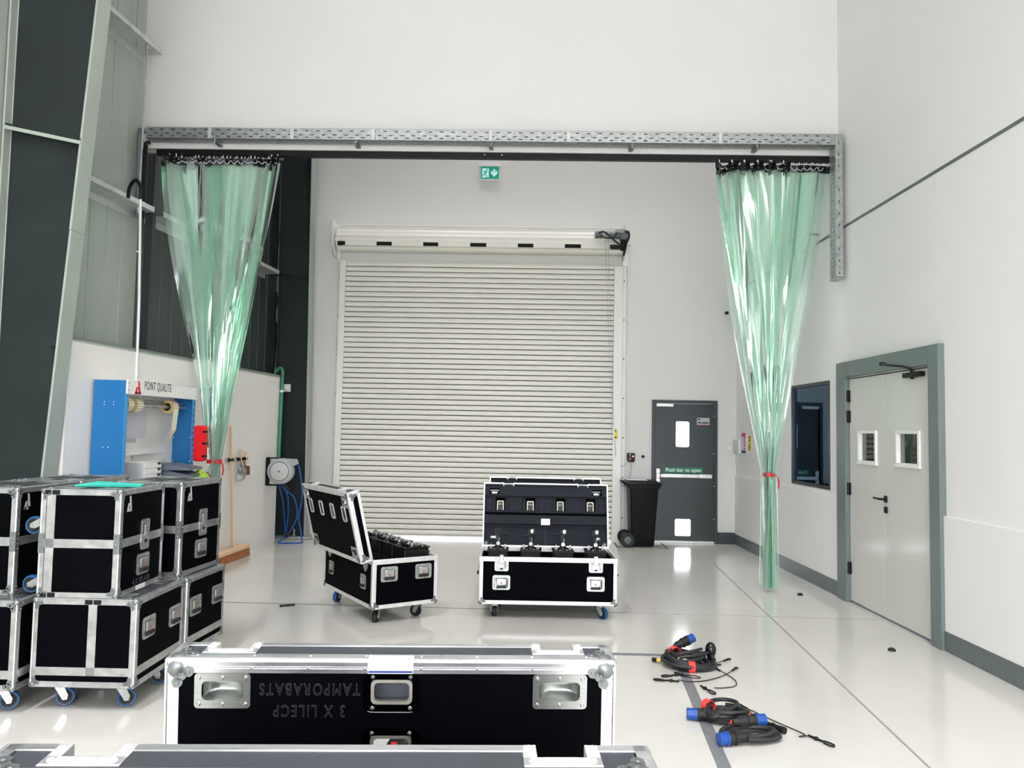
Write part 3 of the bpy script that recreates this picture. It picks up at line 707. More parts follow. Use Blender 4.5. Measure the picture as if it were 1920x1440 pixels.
def logo(root, M, m='mark_silver', s=1.0, y=-.0015):
    mb = MB(M)
    # bar leaning left, base and hooked left foot, as three slabs
    for poly in ([(.010, -.045), (.030, -.045), (.013, .045), (-.002, .045)], [(-.030, -.045), (.030, -.045), (.027, -.029), (-.025, -.029)], [(-.030, -.045), (-.012, -.045), (.000, -.004), (-.014, .004)], [(-.014, .004), (.004, .004), (.006, -.004), (-.012, -.004)]):
        mb.prism([(x * s, z * s) for x, z in poly], y, .001, 'XZ')
    return mb.build('emblem', m, root)
def all_edges(mb, W, D, z0, z1, top=True, bottom=True, vert=True, fw=.03):
    for sx in (-1, 1):
        for sy in (-1, 1):
            if vert: edge_L(mb, 2, z0, z1, sx * W / 2, sy * D / 2, sx, sy, fw)
    for sz, zz, on in ((-1, z0, bottom), (1, z1, top)):
        if not on: continue
        for sy in (-1, 1): edge_L(mb, 0, -W / 2, W / 2, sy * D / 2, zz, sy, sz, fw)
        for sx in (-1, 1): edge_L(mb, 1, -D / 2, D / 2, sx * W / 2, zz, sx, sz, fw)
def closed_case(label, W, D, H, loc, rz, z0=0.0, castors=True, base_gap=False, opts=None, group='closed flight cases in the stack'):
    t = thing('flight_case', label, 'flight case', loc, rz, group)
    opts = opts or {}
    mb = MB(); g = .062 if base_gap else 0
    if g:
        mb.box(-W / 2, -D / 2, z0 + g, W / 2, D / 2, z0 + H); mb.box(-W / 2 + .004, -D / 2 + .004, z0 + .03, W / 2 - .004, D / 2 - .004, z0 + g); mb.box(-W / 2, -D / 2, z0, W / 2, D / 2, z0 + .032)
    else: mb.box(-W / 2, -D / 2, z0, W / 2, D / 2, z0 + H)
    mb.build('body', 'case_black', t)
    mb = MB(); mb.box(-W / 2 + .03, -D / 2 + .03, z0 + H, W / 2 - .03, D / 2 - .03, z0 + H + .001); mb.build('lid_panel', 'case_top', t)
    mb = MB(); all_edges(mb, W, D, z0, z0 + H)
    mb.build('edge_profile', 'alu', t)
    if g:
        mb = MB(); za, zb = z0 + g, z0 + g + .045
        for sy in (-1, 1): mb.box(-W / 2, sy * D / 2, za, W / 2, sy * (D / 2 + .0028), zb)
        for sx in (-1, 1): mb.box(sx * W / 2, -D / 2, za, sx * (W / 2 + .0028), D / 2, zb)
        n = int(D / .11)
        for k in range(n):
            y = -D / 2 + (k + .5) * D / n; mb.cbox(W / 2, y - .03, za + .012, W / 2 + .0045, y + .03, zb - .012, .002)
        mb.build('base_band', 'alu', t)
    if opts.get('band'):
        zb = z0 + H * opts['band']; mb = MB()
        for sy in (-1, 1): mb.box(-W / 2, sy * D / 2, zb - .024, W / 2, sy * (D / 2 + .0028), zb + .024)
        for sx in (-1, 1): mb.box(sx * W / 2, -D / 2, zb - .024, sx * (W / 2 + .0028), D / 2, zb + .024)
        for sy in (-1, 1): mb.box(-W / 2, sy * D / 2, zb - .0008, W / 2, sy * (D / 2 + .0032), zb + .0008)
        mb.build('centre_band', 'alu', t)
        for sx in (-1, 1):
            for sy in (-1, 1):
                mb = MB(); mb.box(sx * (W / 2 - .030), sy * D / 2, zb - .055, sx * (W / 2 + .004), sy * (D / 2 + .0045), zb + .055); mb.box(sx * W / 2, sy * (D / 2 - .030), zb - .055, sx * (W / 2 + .0045), sy * (D / 2 + .004), zb + .055)
                for k in range(4):
                    zz = zb - .042 + k * .028; mb.cyl((sx * (W / 2 - .017), sy * (D / 2 + .0045), zz), (sx * (W / 2 - .017), sy * (D / 2 + .008), zz), .006, 8, r1=.003); mb.cyl((sx * (W / 2 + .0045), sy * (D / 2 - .017), zz), (sx * (W / 2 + .008), sy * (D / 2 - .017), zz), .006, 8, r1=.003)
                mb.build('corner_brace', 'steel_ball', t)
    if 'vstrip' in opts:
        x = opts['vstrip']; mb = MB(); mb.box(x - .024, -D / 2 - .0028, z0 + g, x + .024, -D / 2, z0 + H); mb.build('centre_strip', 'alu', t)
        for zz in ((z0 + H - .015,) if g else (z0 + H - .015, z0 + .015)):
            mb = MB()
            for s in (-1, 1):
                mb.cbox(x + s * .003, -D / 2 - .0065, zz - .013, x + s * .045, -D / 2 - .002, zz + .013, .002)
                for q in (.014, .034): mb.cyl((x + s * q, -D / 2 - .0065, zz), (x + s * q, -D / 2 - .0095, zz), .005, 8, r1=.003)
            mb.build('strip_brace', 'black_plastic', t)
    for sx in (-1, 1):
        for sy in (-1, 1):
            for sz, zz in ((-1, z0), (1, z0 + H)): ball(t, sx * W / 2, sy * D / 2, zz, sx, sy, sz)
    # recessed stacking dishes and trim seen on the top
    for sx in (-1, 1):
        for sy in (-1, 1):
            mb = MB(TR(sx * (W / 2 - .115), sy * (D / 2 - .105), z0 + H + .001) @ Matrix.Rotation(-PI / 2, 4, 'X'))
            mb.ring(rrect(.12, .10, .012), rrect(.085, .066, .012), -.0025, 0); mb.loft([[(x, -.001, z) for x, z in rrect(.085, .066, .012)], [(x * .9, -.0006, z * .9) for x, z in rrect(.085, .066, .012)]], False, True); mb.build('castor_dish', 'brushed', t)
    if castors:
        for sx in (-1, 1):
            for sy in (-1, 1): castor(t, sx * (W / 2 - .115), sy * (D / 2 - .10), z0, spin=opts.get('spin', {}).get((sx, sy), random.uniform(-.5, .9)))
    for y, z in opts.get('side_castors', ()): castor(t, -W / 2, y, z0 + z, (-1, 0, 0), random.uniform(-.15, .15))
    FR = face_frame('right', W, D)
    for a, z in opts.get('rhandles', ()): handle(t, FR @ TR(a, 0, z0 + z))
    for a, z in opts.get('rlatches', ()): latch(t, FR @ TR(a, 0, z0 + z), .10, .178)
    if 'rlogo' in opts: logo(t, FR @ TR(opts['rlogo'][0], 0, z0 + opts['rlogo'][1]))
    if 'rtext' in opts:
        s, a, z = opts['rtext']; text(s, .05, 'engraved_grey', t, FR @ face_M((a, -.001, z0 + z), (1, 0, 0), (0, 0, 1)), sx=.82, extrude=.0004)
    if 'rlabel' in opts:
        mb = MB(FR); a = opts['rlabel']; mb.box(a - .055, -.0045, z0 + .004, a + .055, 0, z0 + .03); mb.build('paper_label', 'label_white', t)
    return t
random.seed(11)
closed_case('lower front flight case with a vertical strip, on blue wheels', .575, .60, .478, (-2.435, 4.612, 0), 0.012, .14, True, True,
            dict(vstrip=.045, rhandles=((-.15, .30), (.185, .285)), spin={(-1, -1): .35, (1, -1): .5}))
closed_case('lower rear flight case with two side handles, behind the front one', .575, .54, .478, (-2.408, 5.215, 0), -.05, .14, True, True,
            dict(vstrip=0, rhandles=((-.15, .29), (.16, .30))))
closed_case('upper front flight case under the turquoise folder, lettered on its side', .445, .54, .597, (-2.492, 4.588, .6225), 0.02, 0, False, False,
            dict(band=.5, vstrip=-.165, rhandles=((.02, .146),), rlatches=((.03, .318),), rlogo=(-.17, .515), rtext=('4 X SPLAX8', .01, .052), rlabel=.0, side_castors=((-.175, .415), (-.175, .085))))
closed_case('upper rear flight case beside the broom, with latch and emblem', .445, .53, .597, (-2.405, 5.24, .6225), -.085, 0, False, False,
            dict(band=.5, rhandles=((.005, .146),), rlatches=((.02, .318),), rlogo=(-.16, .52)))
closed_case('long low flight case at the left frame edge, under two cases', .57, 1.28, .478, (-3.04, 4.865, 0), 0, .14, True, True, dict(spin={(1, -1): .5, (-1, -1): .4}))
closed_case('front case at the left frame edge, an emblem near its top corner', .41, .58, .597, (-3.068, 4.63, .6225), 0, 0, False, False,
            dict(band=.5, rlogo=(-.20, .515)))
closed_case('rear case at the left frame edge, before the blue station', .42, .58, .597, (-3.06, 5.235, .6225), 0, 0, False, False,
            dict(band=.5))

# ------------------------------------------------------------------ open cases
def open_case(label, W, D, Hb, z0, L, T, loc, rz, tilt, windows, dishes, base_front=True, simple=False, group=None, wsize=(.062, .105), notch=(.30,), text_fn=None, foam=True, cast_spin=(0, 0, 0, 0), side_handles=True):
    t = thing('open_flight_case', label, 'flight case', loc, rz, group)
    th = .012; zt = z0 + Hb
    mb = MB(); mb.box(-W / 2, -D / 2, z0, W / 2, D / 2, z0 + .012)
    mb.box(-W / 2, -D / 2, z0 + .012, W / 2, -D / 2 + th, zt); mb.box(-W / 2, D / 2 - th, z0 + .012, W / 2, D / 2, zt)
    mb.box(-W / 2, -D / 2 + th, z0 + .012, -W / 2 + th, D / 2 - th, zt); mb.box(W / 2 - th, -D / 2 + th, z0 + .012, W / 2, D / 2 - th, zt)
    mb.build('body', 'case_black', t)
    mb = MB(); all_edges(mb, W, D, z0, zt - .03, top=False); mb.build('edge_profile', 'alu_bright', t)
    mb = MB(); r_ = .036
    for sy in (-1, 1): mb.cbox(-W / 2 - .003, sy * (D / 2 + .003), zt - r_, W / 2 + .003, sy * (D / 2 - .014), zt + .004, .002)
    for sx in (-1, 1): mb.cbox(sx * (W / 2 + .003), -D / 2 + .014, zt - r_, sx * (W / 2 - .014), D / 2 - .014, zt + .004, .002)
    mb.build('rim_profile', 'alu_bright', t)
    for sx in (-1, 1):
        for sy in (-1, 1): ball(t, sx * W / 2, sy * D / 2, z0, sx, sy, -1, .022)
    k = 0
    for sx in (-1, 1):
        for sy in (-1, 1): castor(t, sx * (W / 2 - .13), sy * (D / 2 - .10), z0, spin=cast_spin[k], r=.05, blue=not (sx == -1)); k += 1
    mb = MB(); mb.box(-W / 2 + .013, -D / 2 + .013, z0 + .012, W / 2 - .013, D / 2 - .013, z0 + Hb * .49)
    mb.box(-W / 2 + .013, -.02, z0 + Hb * .49, W / 2 - .013, -.008, zt - .05)
    for x in (-.42, -.14, .14, .42): mb.box(x * W - .004, -D / 2 + .013, z0 + Hb * .49, x * W + .004, D / 2 - .013, zt - .08)
    mb.build('foam_insert', 'foam_dark', t)
    if not simple:
        FF = face_frame('front', W, D)
        for x in (-.34, .345): handle(t, FF @ TR(x * W, 0, z0 + Hb * .46))
        for x in (-.34, .345):
            p = latch(t, FF @ TR(x * W, 0, zt - .055), .118, .12)
            mb = MB(FF @ TR(x * W, 0, zt)); mb.cbox(-.017, -.012, -.05, .017, -.004, .022, .003); mb.build('latch_tongue', 'zinc', p)
        for fc in ('right', 'left'):
            F2 = face_frame(fc, W, D)
            for a in (-.15, .16): handle(t, F2 @ TR(a, 0, z0 + Hb * .70))
        F3 = face_frame('back', W, D)
        for x in (-.33, .33): handle(t, F3 @ TR(x * W, 0, z0 + Hb * .5), .11, .12)
        for x in (-.37, .37):
            mb = MB(F3 @ TR(x * W, 0, zt)); mb.prism([(-.05, -.02), (-.04, -.075), (0, -.11), (.04, -.075), (.05, -.02)], -.008, 0, 'XZ'); mb.cyl((-.045, -.012, -.008), (.045, -.012, -.008), .008, 8); mb.build('hinge', 'zinc', t)
    # lid: local frame, outer face at y = 0 looking towards -y, hinge edge at z = 0
    MLd = TR(0, D / 2, zt + .006) @ RZ(PI) @ Matrix.Rotation(tilt, 4, 'X') @ TR(0, -T - .004, 0)
    ww, wh = wsize
    hs = [(x - ww / 2, z - wh / 2, x + ww / 2, z + wh / 2) for x, z in windows] + [(x - w * .36, z - h * .33, x + w * .36, z + h * .33) for x, z, w, h in dishes]
    mb = MB(MLd); mb.holes(-W / 2, W / 2, 0, L, 0, .009, hs)
    mb.box(-W / 2, .009, 0, -W / 2 + .009, T, L); mb.box(W / 2 - .009, .009, 0, W / 2, T, L); mb.box(-W / 2 + .009, .009, 0, W / 2 - .009, T, .009)
    nd, nw = .045, .048     # notch in the rim side of the top wall
    xs = [-W / 2 + .009]
    for nx in sorted([-notch[0] * W, notch[0] * W]): xs += [nx - nw, nx + nw]
    xs.append(W / 2 - .009)
    for k in range(0, len(xs), 2): mb.box(xs[k], .009, L - .009, xs[k + 1], T, L)
    for k in range(1, len(xs) - 1, 2): mb.box(xs[k], .009, L - .009, xs[k + 1], T - nd, L)
    lid = mb.build('lid', 'case_black', t)
    mb = MB(MLd)
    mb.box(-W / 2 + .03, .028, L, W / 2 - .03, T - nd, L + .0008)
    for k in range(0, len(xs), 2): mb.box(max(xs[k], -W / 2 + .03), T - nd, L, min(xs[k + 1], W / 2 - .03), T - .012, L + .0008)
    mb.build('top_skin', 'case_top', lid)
    mb = MB(MLd); fw = .034
    for sx in (-1, 1):
        edge_L(mb, 2, 0, L, sx * W / 2, 0, sx, -1, fw, .003, .13)
        edge_L(mb, 1, 0, T, sx * W / 2, L, sx, 1, fw * .8, .003, .3); edge_L(mb, 1, 0, T, sx * W / 2, 0, sx, -1, fw * .8, .003, .3)
        mb.cbox(sx * (W / 2 - .012), T - .022, 0, sx * (W / 2 + .003), T + .003, L, .002)
    for sz, zz in ((-1, 0), (1, L)): edge_L(mb, 0, -W / 2, W / 2, 0, zz, -1, sz, fw, .003, .13)
    mb.box(-W / 2, -.0045, L - fw * .55, W / 2, -.001, L - fw * .5)
    for k in range(0, len(xs), 2): mb.cbox(xs[k] - (.009 if k == 0 else 0), T - .022, L - .012, xs[k + 1] + (.009 if k == len(xs) - 2 else 0), T + .003, L + .003, .002)
    mb.cbox(-W / 2, T - .022, -.003, W / 2, T + .003, .012, .002)
    if simple:
        for q in (.16, .62, .68): mb.box(-W / 2, -.0042, L - fw * q - .0012, W / 2, -.001, L - fw * q)
    mb.build('lid_profile', 'alu_lid' if simple else 'alu_bright', lid)
    for nx in (-notch[0] * W, notch[0] * W):      # U-shaped catch plate round the notch
        mb = MB(MLd); zz = L + .0035
        for a, b_, c_, d_ in ((nx - nw - .022, nx - nw, T - .075, T + .002), (nx + nw, nx + nw + .022, T - .075, T + .002), (nx - nw - .022, nx + nw + .022, T - nd - .034, T - nd)):
            mb.cbox(a, c_, L, b_, d_, zz, .0015)
        for sx in (-1, 1):
            mb.cyl((nx + sx * (nw + .011), T - .012, zz), (nx + sx * (nw + .011), T - .012, zz + .004), .008, 10, r1=.005); mb.cyl((nx + sx * (nw + .005), T - nd - .016, zz), (nx + sx * (nw + .005), T - nd - .016, zz + .004), .008, 10, r1=.005)
            mb.cyl((nx + sx * .018, T - nd - .018, zz), (nx + sx * .018, T - nd - .018, zz + .004), .008, 10, r1=.005)
            mb.cbox(nx + sx * nw - .003, T - nd, L - .03, nx + sx * nw + .003, T + .002, zz, .001)
        mb.box(nx - nw, T - nd - .002, L - .05, nx + nw, T - nd + .001, L)
        cp = mb.build('catch_plate', 'alu_bright', lid)
        mb = MB(MLd); mb.cyl((nx - .03, T - nd + .006, L - .006), (nx + .03, T - nd + .006, L - .006), .006, 8); mb.build('catch_bar', 'zinc', lid)
    for sx in (-1, 1):                        # ball corners at the four outer corners of the lid
        for sz, zz in ((-1, 0), (1, L)):
            mb = MB(MLd); x, y, z = sx * W / 2, 0, zz
            mb.sphere((x - sx * .026, y + .022, z - sz * .024), .0335, 22, 14)
            for ax in range(3):
                s = (sx, -1, sz); p = [x, y, z]; o = [q for q in range(3) if q != ax]
                for d0, d1, rr in ((.036, .036, .019), (.058, .030, .014), (.030, .058, .014)):
                    c0 = list(p); c0[o[0]] -= s[o[0]] * d0; c0[o[1]] -= s[o[1]] * d1; c1 = list(c0); c0[ax] -= s[ax] * .001; c1[ax] += s[ax] * .005
                    mb.cyl(c0, c1, rr, 14)
                    if rr < .02: c2 = list(c1); c2[ax] += s[ax] * .0025; mb.cyl(c1, c2, .0055, 10, r1=.004)
            mb.build('ball_corner', 'steel_ball', lid)
    for x, z in windows:
        mb = MB(MLd); mb.ring(rrect(ww + .002, wh + .002, .014, 5, x, z), rrect(ww - .014, wh - .014, .012, 5, x, z), -.0005, .013)
        we = mb.build('window_edge', 'plywood_edge', lid)
        if not simple: mb = MB(MLd); mb.ring(rrect(ww + .026, wh + .026, .020, 5, x, z), rrect(ww - .002, wh - .002, .013, 5, x, z), -.0055, .0); mb.build('window_rim', 'alu_bright', lid)
        mb = MB(MLd); mb.prism(rrect(ww + .042, wh + .042, .026, 6, x, z), -.0035, -.0008, 'XZ')
        pn = mb.build('window_pane', 'clear_acrylic', lid)
        mb = MB(MLd)
        for sx in (-1, 1):
            for sz in (-1, 1): mb.cyl((x + sx * (ww / 2 - .004), -.0035, z + sz * (wh / 2 + .009)), (x + sx * (ww / 2 - .004), -.008, z + sz * (wh / 2 + .009)), .0055, 10, r1=.003)
        mb.build('pane_screw', 'steel_ball', lid)
    for x, z, w, h in dishes:
        mb = MB(MLd); mb.ring(rrect(w, h, .010, 5, x, z), rrect(w * .74, h * .54, .012, 5, x, z), -.0025, .0005)
        lp = [[(px, yy, pz) for px, pz in rrect(w * .74 * q, h * .54 * q2, .012 * q, 5, x, z)] for yy, q, q2 in ((-.0025, 1, 1), (.006, .98, .97), (.022, .9, .86), (.034, .72, .6), (.038, .4, .3))]
        mb.loft(lp, False, True); mb.cur = 1
        for sx in (-1, 0, 1):
            for sz in (-1, 1): mb.cyl((x + sx * (w / 2 - .012), -.0025, z + sz * (h / 2 - .011)), (x + sx * (w / 2 - .012), -.007, z + sz * (h / 2 - .011)), .0058, 10, r1=.003)
        mb.build('castor_dish', ['brushed', 'zinc'], lid)
    if foam:                                  # padding inside the lid
        mb = MB(MLd); y0, y1 = .010, T - .03
        mb.box(-W / 2 + .01, y0, 0.0, W / 2 - .01, y0 + .012, L * .34)
        mb.cbox(-W / 2 + .01, y0, L * .35, W / 2 - .01, y1, L * .50, .006); mb.cbox(-W / 2 + .01, y0, L * .535, W / 2 - .01, y1 - .01, L * .555, .004)
        hs2 = [(x - w * .42, z - h * .5, x + w * .42, z + h * .42) for x, z, w, h in dishes if z > L / 2]
        mb.holes(-W / 2 + .01, W / 2 - .01, L * .80, L - .012, y0, y1, [(a, max(b_, L * .80 + .01), c_, min(d_, L - .02)) for a, b_, c_, d_ in hs2])
        hs3 = [(x - ww * .75, L * .57, x + ww * .75, L * .78) for x, z in windows]
        mb.holes(-W / 2 + .01, W / 2 - .01, L * .56, L * .80, y0, y0 + .028, [(a, b_ + .005, c_, d_) for a, b_, c_, d_ in hs3])
        for x, z in windows:
            for s in (-1, 1): mb.tube([(x + s * ww * 1.25, y0 + .03, L * .57), (x + s * ww * 1.2, y0 + .034, L * .72), (x + s * ww * .9, y0 + .034, L * .785)], .006, 6)
        mb.box(-.0012, y0 + .012, 0, .0012, y0 + .0128, L * .34)
        mb.build('lid_padding', 'foam', lid)
        mb = MB(MLd); mb.box(-W / 2 + .012, y0 + .012, L * .338, W / 2 - .012, y0 + .0145, L * .343); mb.box(-.0015, y0 + .0125, .01, .0015, y0 + .0135, L * .338); mb.build('seam', 'engraved_grey', lid)
        mb = MB(MLd); mb.box(-.042, y1, L * .345, .042, y1 + .001, L * .445); mb.build('paper_label', 'label_white', lid)
    if text_fn: text_fn(lid, MLd)
    return t
def std_dishes(W, L): return [(sx * (W / 2 - .10), z, .115, .09) for sx in (-1, 1) for z in (.085, L - .085)]
LN = .585
open_case('open flight case facing the camera, four fixtures standing inside', 1.165, .585, .39, .13, LN, .10, (.195, 6.935, 0), .02, .20,
          [(x, .375) for x in (-.425, -.142, .142, .425)], std_dishes(1.165, LN), cast_spin=(1.75, .5, -.75, -.3))
open_case('open flight case turned sideways with its lid back to the camera', 1.12, .585, .39, .13, LN, .10, (-1.30, 6.945, 0), math.radians(124.4), .24,
          [(x, .40) for x in (-.40, -.135, .135, .40)], std_dishes(1.12, LN), cast_spin=(.6, 2.4, 1.0, 2.2))
open_case('third open flight case, only its lid edge showing behind the front-facing case', 1.165, .585, .39, .13, LN, .10, (.205, 7.80, 0), .01, .14,
          [(x, .30) for x in (-.456, -.147, .163, .472)], std_dishes(1.165, LN), simple=True, wsize=(.08, .13))
def case_letters(lid, MLd):
    for s, z in (('3 X LILECP', .4545), ('TAMPORABATS', .5105)):
        M = MLd @ face_M((-.213, -.0008, z), (-1, 0, 0), (0, 0, -1))
        text(s, .043, 'engraved_grey', lid, M, 'engraved_lettering', sx=.72, outline=.0005, space=1.28)
    mb = MB(MLd); mb.box(-.30, .085, L1 * .70, .30, .092, L1 - .03); mb.build('lining_board', 'board_grey', lid)
    mb = MB(MLd); mb.cbox(-.005, .080, L1 - .075, .05, .086, L1 - .064, .002); mb.build('board_clip', 'alu_bright', lid)
    mb = MB(MLd); mb.cbox(-.065, -.0052, L1 - .034, .052, -.0035, L1 + .002, .001); mb.box(-.065, -.004, L1, .052, .022, L1 + .0045); lb = mb.build('paper_label', 'label_white', lid)
    mb = MB(MLd); mb.box(-.063, -.0058, L1 - .031, .050, -.0052, L1 - .026); mb.build('label_stripe', 'label_blue', lid)
    mb = MB(MLd)
    for k in range(9): mb.box(-.035 + k * .007, -.0057, L1 - .020, -.031 + k * .007, -.0052, L1 - .016)
    mb.build('label_print', 'paper_grey', lid)
L1 = .585
open_case('foreground flight case with upside-down lettering on its raised lid', 1.158, .55, .29, .125, L1, .12, (-.364, 2.475, 0), PI + .064, .06,
          [(-.003, L1 - .083), (-.003, L1 - .228)], [(sx * .435, L1 - .080, .142, .090) for sx in (-1, 1)], simple=True, wsize=(.105, .062), notch=(.375,), foam=False, text_fn=case_letters)
open_case('nearest flight case, only its lid edge showing at the bottom', 1.162, .55, .30, .125, L1, .12, (-.365, 1.763, 0), PI + .058, .06,
          [(-.003, L1 - .083), (-.003, L1 - .228)], [(sx * .435, L1 - .080, .142, .090) for sx in (-1, 1)], simple=True, wsize=(.105, .062), notch=(.36,), foam=False)
# ------------------------------------------------------------------ fixtures inside the open cases
def clamp_fixture(x, y, z, rz, kind, label):
    t = thing('stage_fixture', label, 'stage light', (x, y, z), rz, 'clamp fixtures in the open case')
    mb = MB(); mb.cbox(-.085, -.10, -.22, .085, .10, .0, .008); mb.build('housing', 'black_plastic', t)
    mb = MB(); mb.cbox(-.092, -.106, -.012, .092, .106, .008, .004)
    mb.cyl((0, 0, .008), (0, 0, .03), .045, 16, r1=.03); mb.build('top_plate', 'black_plastic', t)
    mb = MB()
    for s in (-1, 1):
        mb.cyl((s * .062, -.02, .008), (s * .062, -.02, .035), .008, 8); mb.prism([(s * .050, .012), (s * .074, .012), (s * .066, .048), (s * .058, .048)], -.024, -.016, 'XZ'); mb.cyl((s * .03, -.07, .008), (s * .03, -.07, .016), .008, 8)
    mb.build('wing_nut', 'zinc', t)
    mb = MB(); mb.cbox(-.021, -.018, .028, .021, .018, .075, .006); mb.prism([(-.018, .06), (.012, .06), (.008, .155), (-.022, .155)], -.015, .015, 'XZ'); mb.lathe([(.013, -.02), (.03, -.02), (.03, .02), (.013, .02)], 14, 'Y', (-.004, 0, .155), close=True)
    if kind != 2: d = 1 if kind == 0 else -1; mb.cyl((d * .01, -.02, .148), (d * .068, -.026, .138), .007, 8); mb.cyl((d * .055, -.024, .141), (d * .082, -.028, .134), .010, 8)
    else: mb.cyl((-.05, -.02, .12), (.045, -.02, .135), .008, 8)
    mb.build('clamp', 'black_plastic', t)
    mb = MB()
    if kind != 0: mb.cbox(-.008, -.024, .142, .026, .02, .182, .006)
    mb.cyl((0, -.022, .052), (0, -.005, .052), .017, 12); mb.tube([(.004, -.018, .07), (.010, -.02, .09), (.004, -.02, .105)], .005, 6); mb.build('clamp_jaw', 'zinc', t)
    return t
for k, (x, lab) in enumerate(((-.238, 'leftmost black fixture in the open case, clamp lever pointing right'), (.052, 'second black fixture from the left in the front-facing case'), (.335, 'third black fixture in the front-facing case, lever pointing left'), (.622, 'rightmost black fixture in the front-facing open case'))):
    clamp_fixture(x, 6.93 + .02 * (x - .2), .545, random.uniform(-.05, .05), (0, 2, 1, 2)[k], lab)
def box_fixture(x, y, z, rz, label):
    t = thing('stage_fixture', label, 'stage light', (x, y, z), rz, 'boxed fixtures in the sideways case')
    mb = MB(); mb.cbox(-.095, -.115, -.26, .095, .115, 0, .006); mb.build('housing', 'black_plastic', t)
    mb = MB(); mb.cbox(-.105, -.125, 0.0, .105, .125, .012, .004); mb.cyl((0, 0, .012), (0, 0, .02), .085, 20); mb.cyl((-.07, -.09, .012), (-.07, -.09, .02), .014, 10); mb.cyl((.07, .09, .012), (.07, .09, .02), .014, 10); mb.build('top_plate', 'black_gloss', t)
    mb = MB(); mb.tube(spline([(-.02, -.03, .02), (-.015, -.01, .045), (.015, .01, .045), (.02, .03, .02)]), .010, 8); mb.cyl((0, 0, .018), (0, 0, .034), .022, 12); mb.build('spigot', 'zinc', t)
    mb = MB(); mb.cyl((-.07, .06, .02), (.07, .06, .028), .010, 8); mb.cyl((.06, .06, .012), (.06, .06, .036), .014, 10); mb.build('locking_lever', 'black_plastic', t)
th_ = math.radians(124.4); ax = Vector((math.cos(th_), math.sin(th_), 0)); ay = Vector((-math.sin(th_), math.cos(th_), 0))
for k, lab in enumerate(('nearest boxed fixture in the sideways open case', 'second boxed fixture from the near end of the sideways case', 'third boxed fixture from the near end of the sideways case', 'farthest boxed fixture in the sideways open case, half behind its lid')):
    p = Vector((-1.30, 6.945, 0)) + ax * (-.365 + k * .255) + ay * (-.145)
    box_fixture(p.x, p.y, .578, th_, lab)
t = thing('stage_fixture', 'black lamp with a red accent glimpsed through the lower lid window', 'stage light', (-.31, 2.36, .27))
mb = MB(); mb.cbox(-.11, -.09, .0, .11, .09, .14, .01); mb.build('base_box', 'black_plastic', t)
mb = MB(); mb.sphere((0, 0, .34), .105, 20, 12, (1, .85, 1)); mb.build('lamp_head', 'black_gloss', t)
mb = MB()
for s in (-1, 1): mb.cbox(s * .112, -.03, .12, s * .125, .03, .36, .004)
mb.build('yoke_arm', 'black_plastic', t)
mb = MB(); mb.cbox(-.07, -.075, .405, -.05, -.055, .418, .003); mb.build('red_mark', 'kit_red', t)
# turquoise folder on the upper front case
t = thing('folder', 'turquoise cardboard folder lying on the upper front flight case', 'folder', (-2.46, 4.64, 1.2255))
mb = MB(); ds = [(-.165, -.16), (.205, -.12), (.165, .0), (-.205, .155)]
mb.prism(ds, 0.0, .004, 'XY'); mb.build('back_cover', 'folder_turquoise', t)
mb = MB(); mb.loft([[(x, y, .004 + hz) for (x, y), hz in zip(ds, h)] for h in ((.002, .004, .004, .002), (.004, .006, .006, .004))], True, True); mb.build('front_cover', 'folder_turquoise', t)
# ================================================================== CURTAIN OPENING
t = thing('curtain_rail', 'black curtain rail running the full width under the bulkhead', 'curtain rail', (0, 7.93, 4.44))
mb = MB(); mb.cbox(-3.94, -.032, -.026, 3.085, .032, .034, .004); mb.build('rail', 'black_plastic', t)
mb = MB()
for x in (-.49, -.31): mb.cyl((x, -.033, .01), (x, -.036, .01), .008, 8)
mb.build('joint_bolt', 'zinc', t)
t = thing('cable_tray', 'galvanised perforated cable tray across the bulkhead and down the right wall', 'cable tray', (0, 7.88, 4.52))
def slots(w, n_rows, pitch, phase): pass
def perf(mb, x0, x1, z0, z1, y0, y1, rows, pitch, sl, sh):
    hs = []
    for k, zc in enumerate(rows):
        x = x0 + .03 + (pitch * .5 if k % 2 else 0)
        while x + sl < x1 - .02: hs.append((x, zc - sh / 2, x + sl, zc + sh / 2)); x += pitch
    # per row bands keep the grid small
    zs = [z0] + [(rows[k] + rows[k + 1]) / 2 for k in range(len(rows) - 1)] + [z1]
    for k in range(len(rows)):
        mb.holes(x0, x1, zs[k], zs[k + 1], y0, y1, [h for h in hs if zs[k] < h[1] < zs[k + 1]])
mb = MB(); perf(mb, -3.96, 3.05, -.0, .112, -.18, -.1785, (.022, .048, .090), .115, .038, .0095)
mb.M = Matrix.Rotation(PI / 2, 4, 'X')     # underside: plate in XY
mb2 = MB(Matrix(((1, 0, 0, 0), (0, 0, 1, 0), (0, 1, 0, 0), (0, 0, 0, 1))))
perf(mb2, -3.96, 3.05, -.18, -.04, .0, .0015, (-.16, -.137, -.114, -.091, -.065), .075, .036, .009)
mb.M = Matrix.Identity(4)
mb.box(-3.96, -.18, .110, 3.05, -.165, .112); mb.box(-3.96, -.042, 0, 3.05, -.04, .11)
mb.v += mb2.v; o_ = len(mb.v) - len(mb2.v); mb.f += [[i + o_ for i in f] for f in mb2.f]; mb.mi += mb2.mi
mb.build('tray', 'galv', t, normals=False)
random.seed(31)
for k in range(7):
    y = -.166 + .019 * k; z = (.018, .016, .016, .016, .016, .016, .016)[k]
    mb = MB(); mb.tube([(x, y + random.uniform(-.003, .003), z) for x in (-3.94, -2, 0, 2, 3.0)], .0115, 6); mb.build('tray_wire', 'cable_black', t)
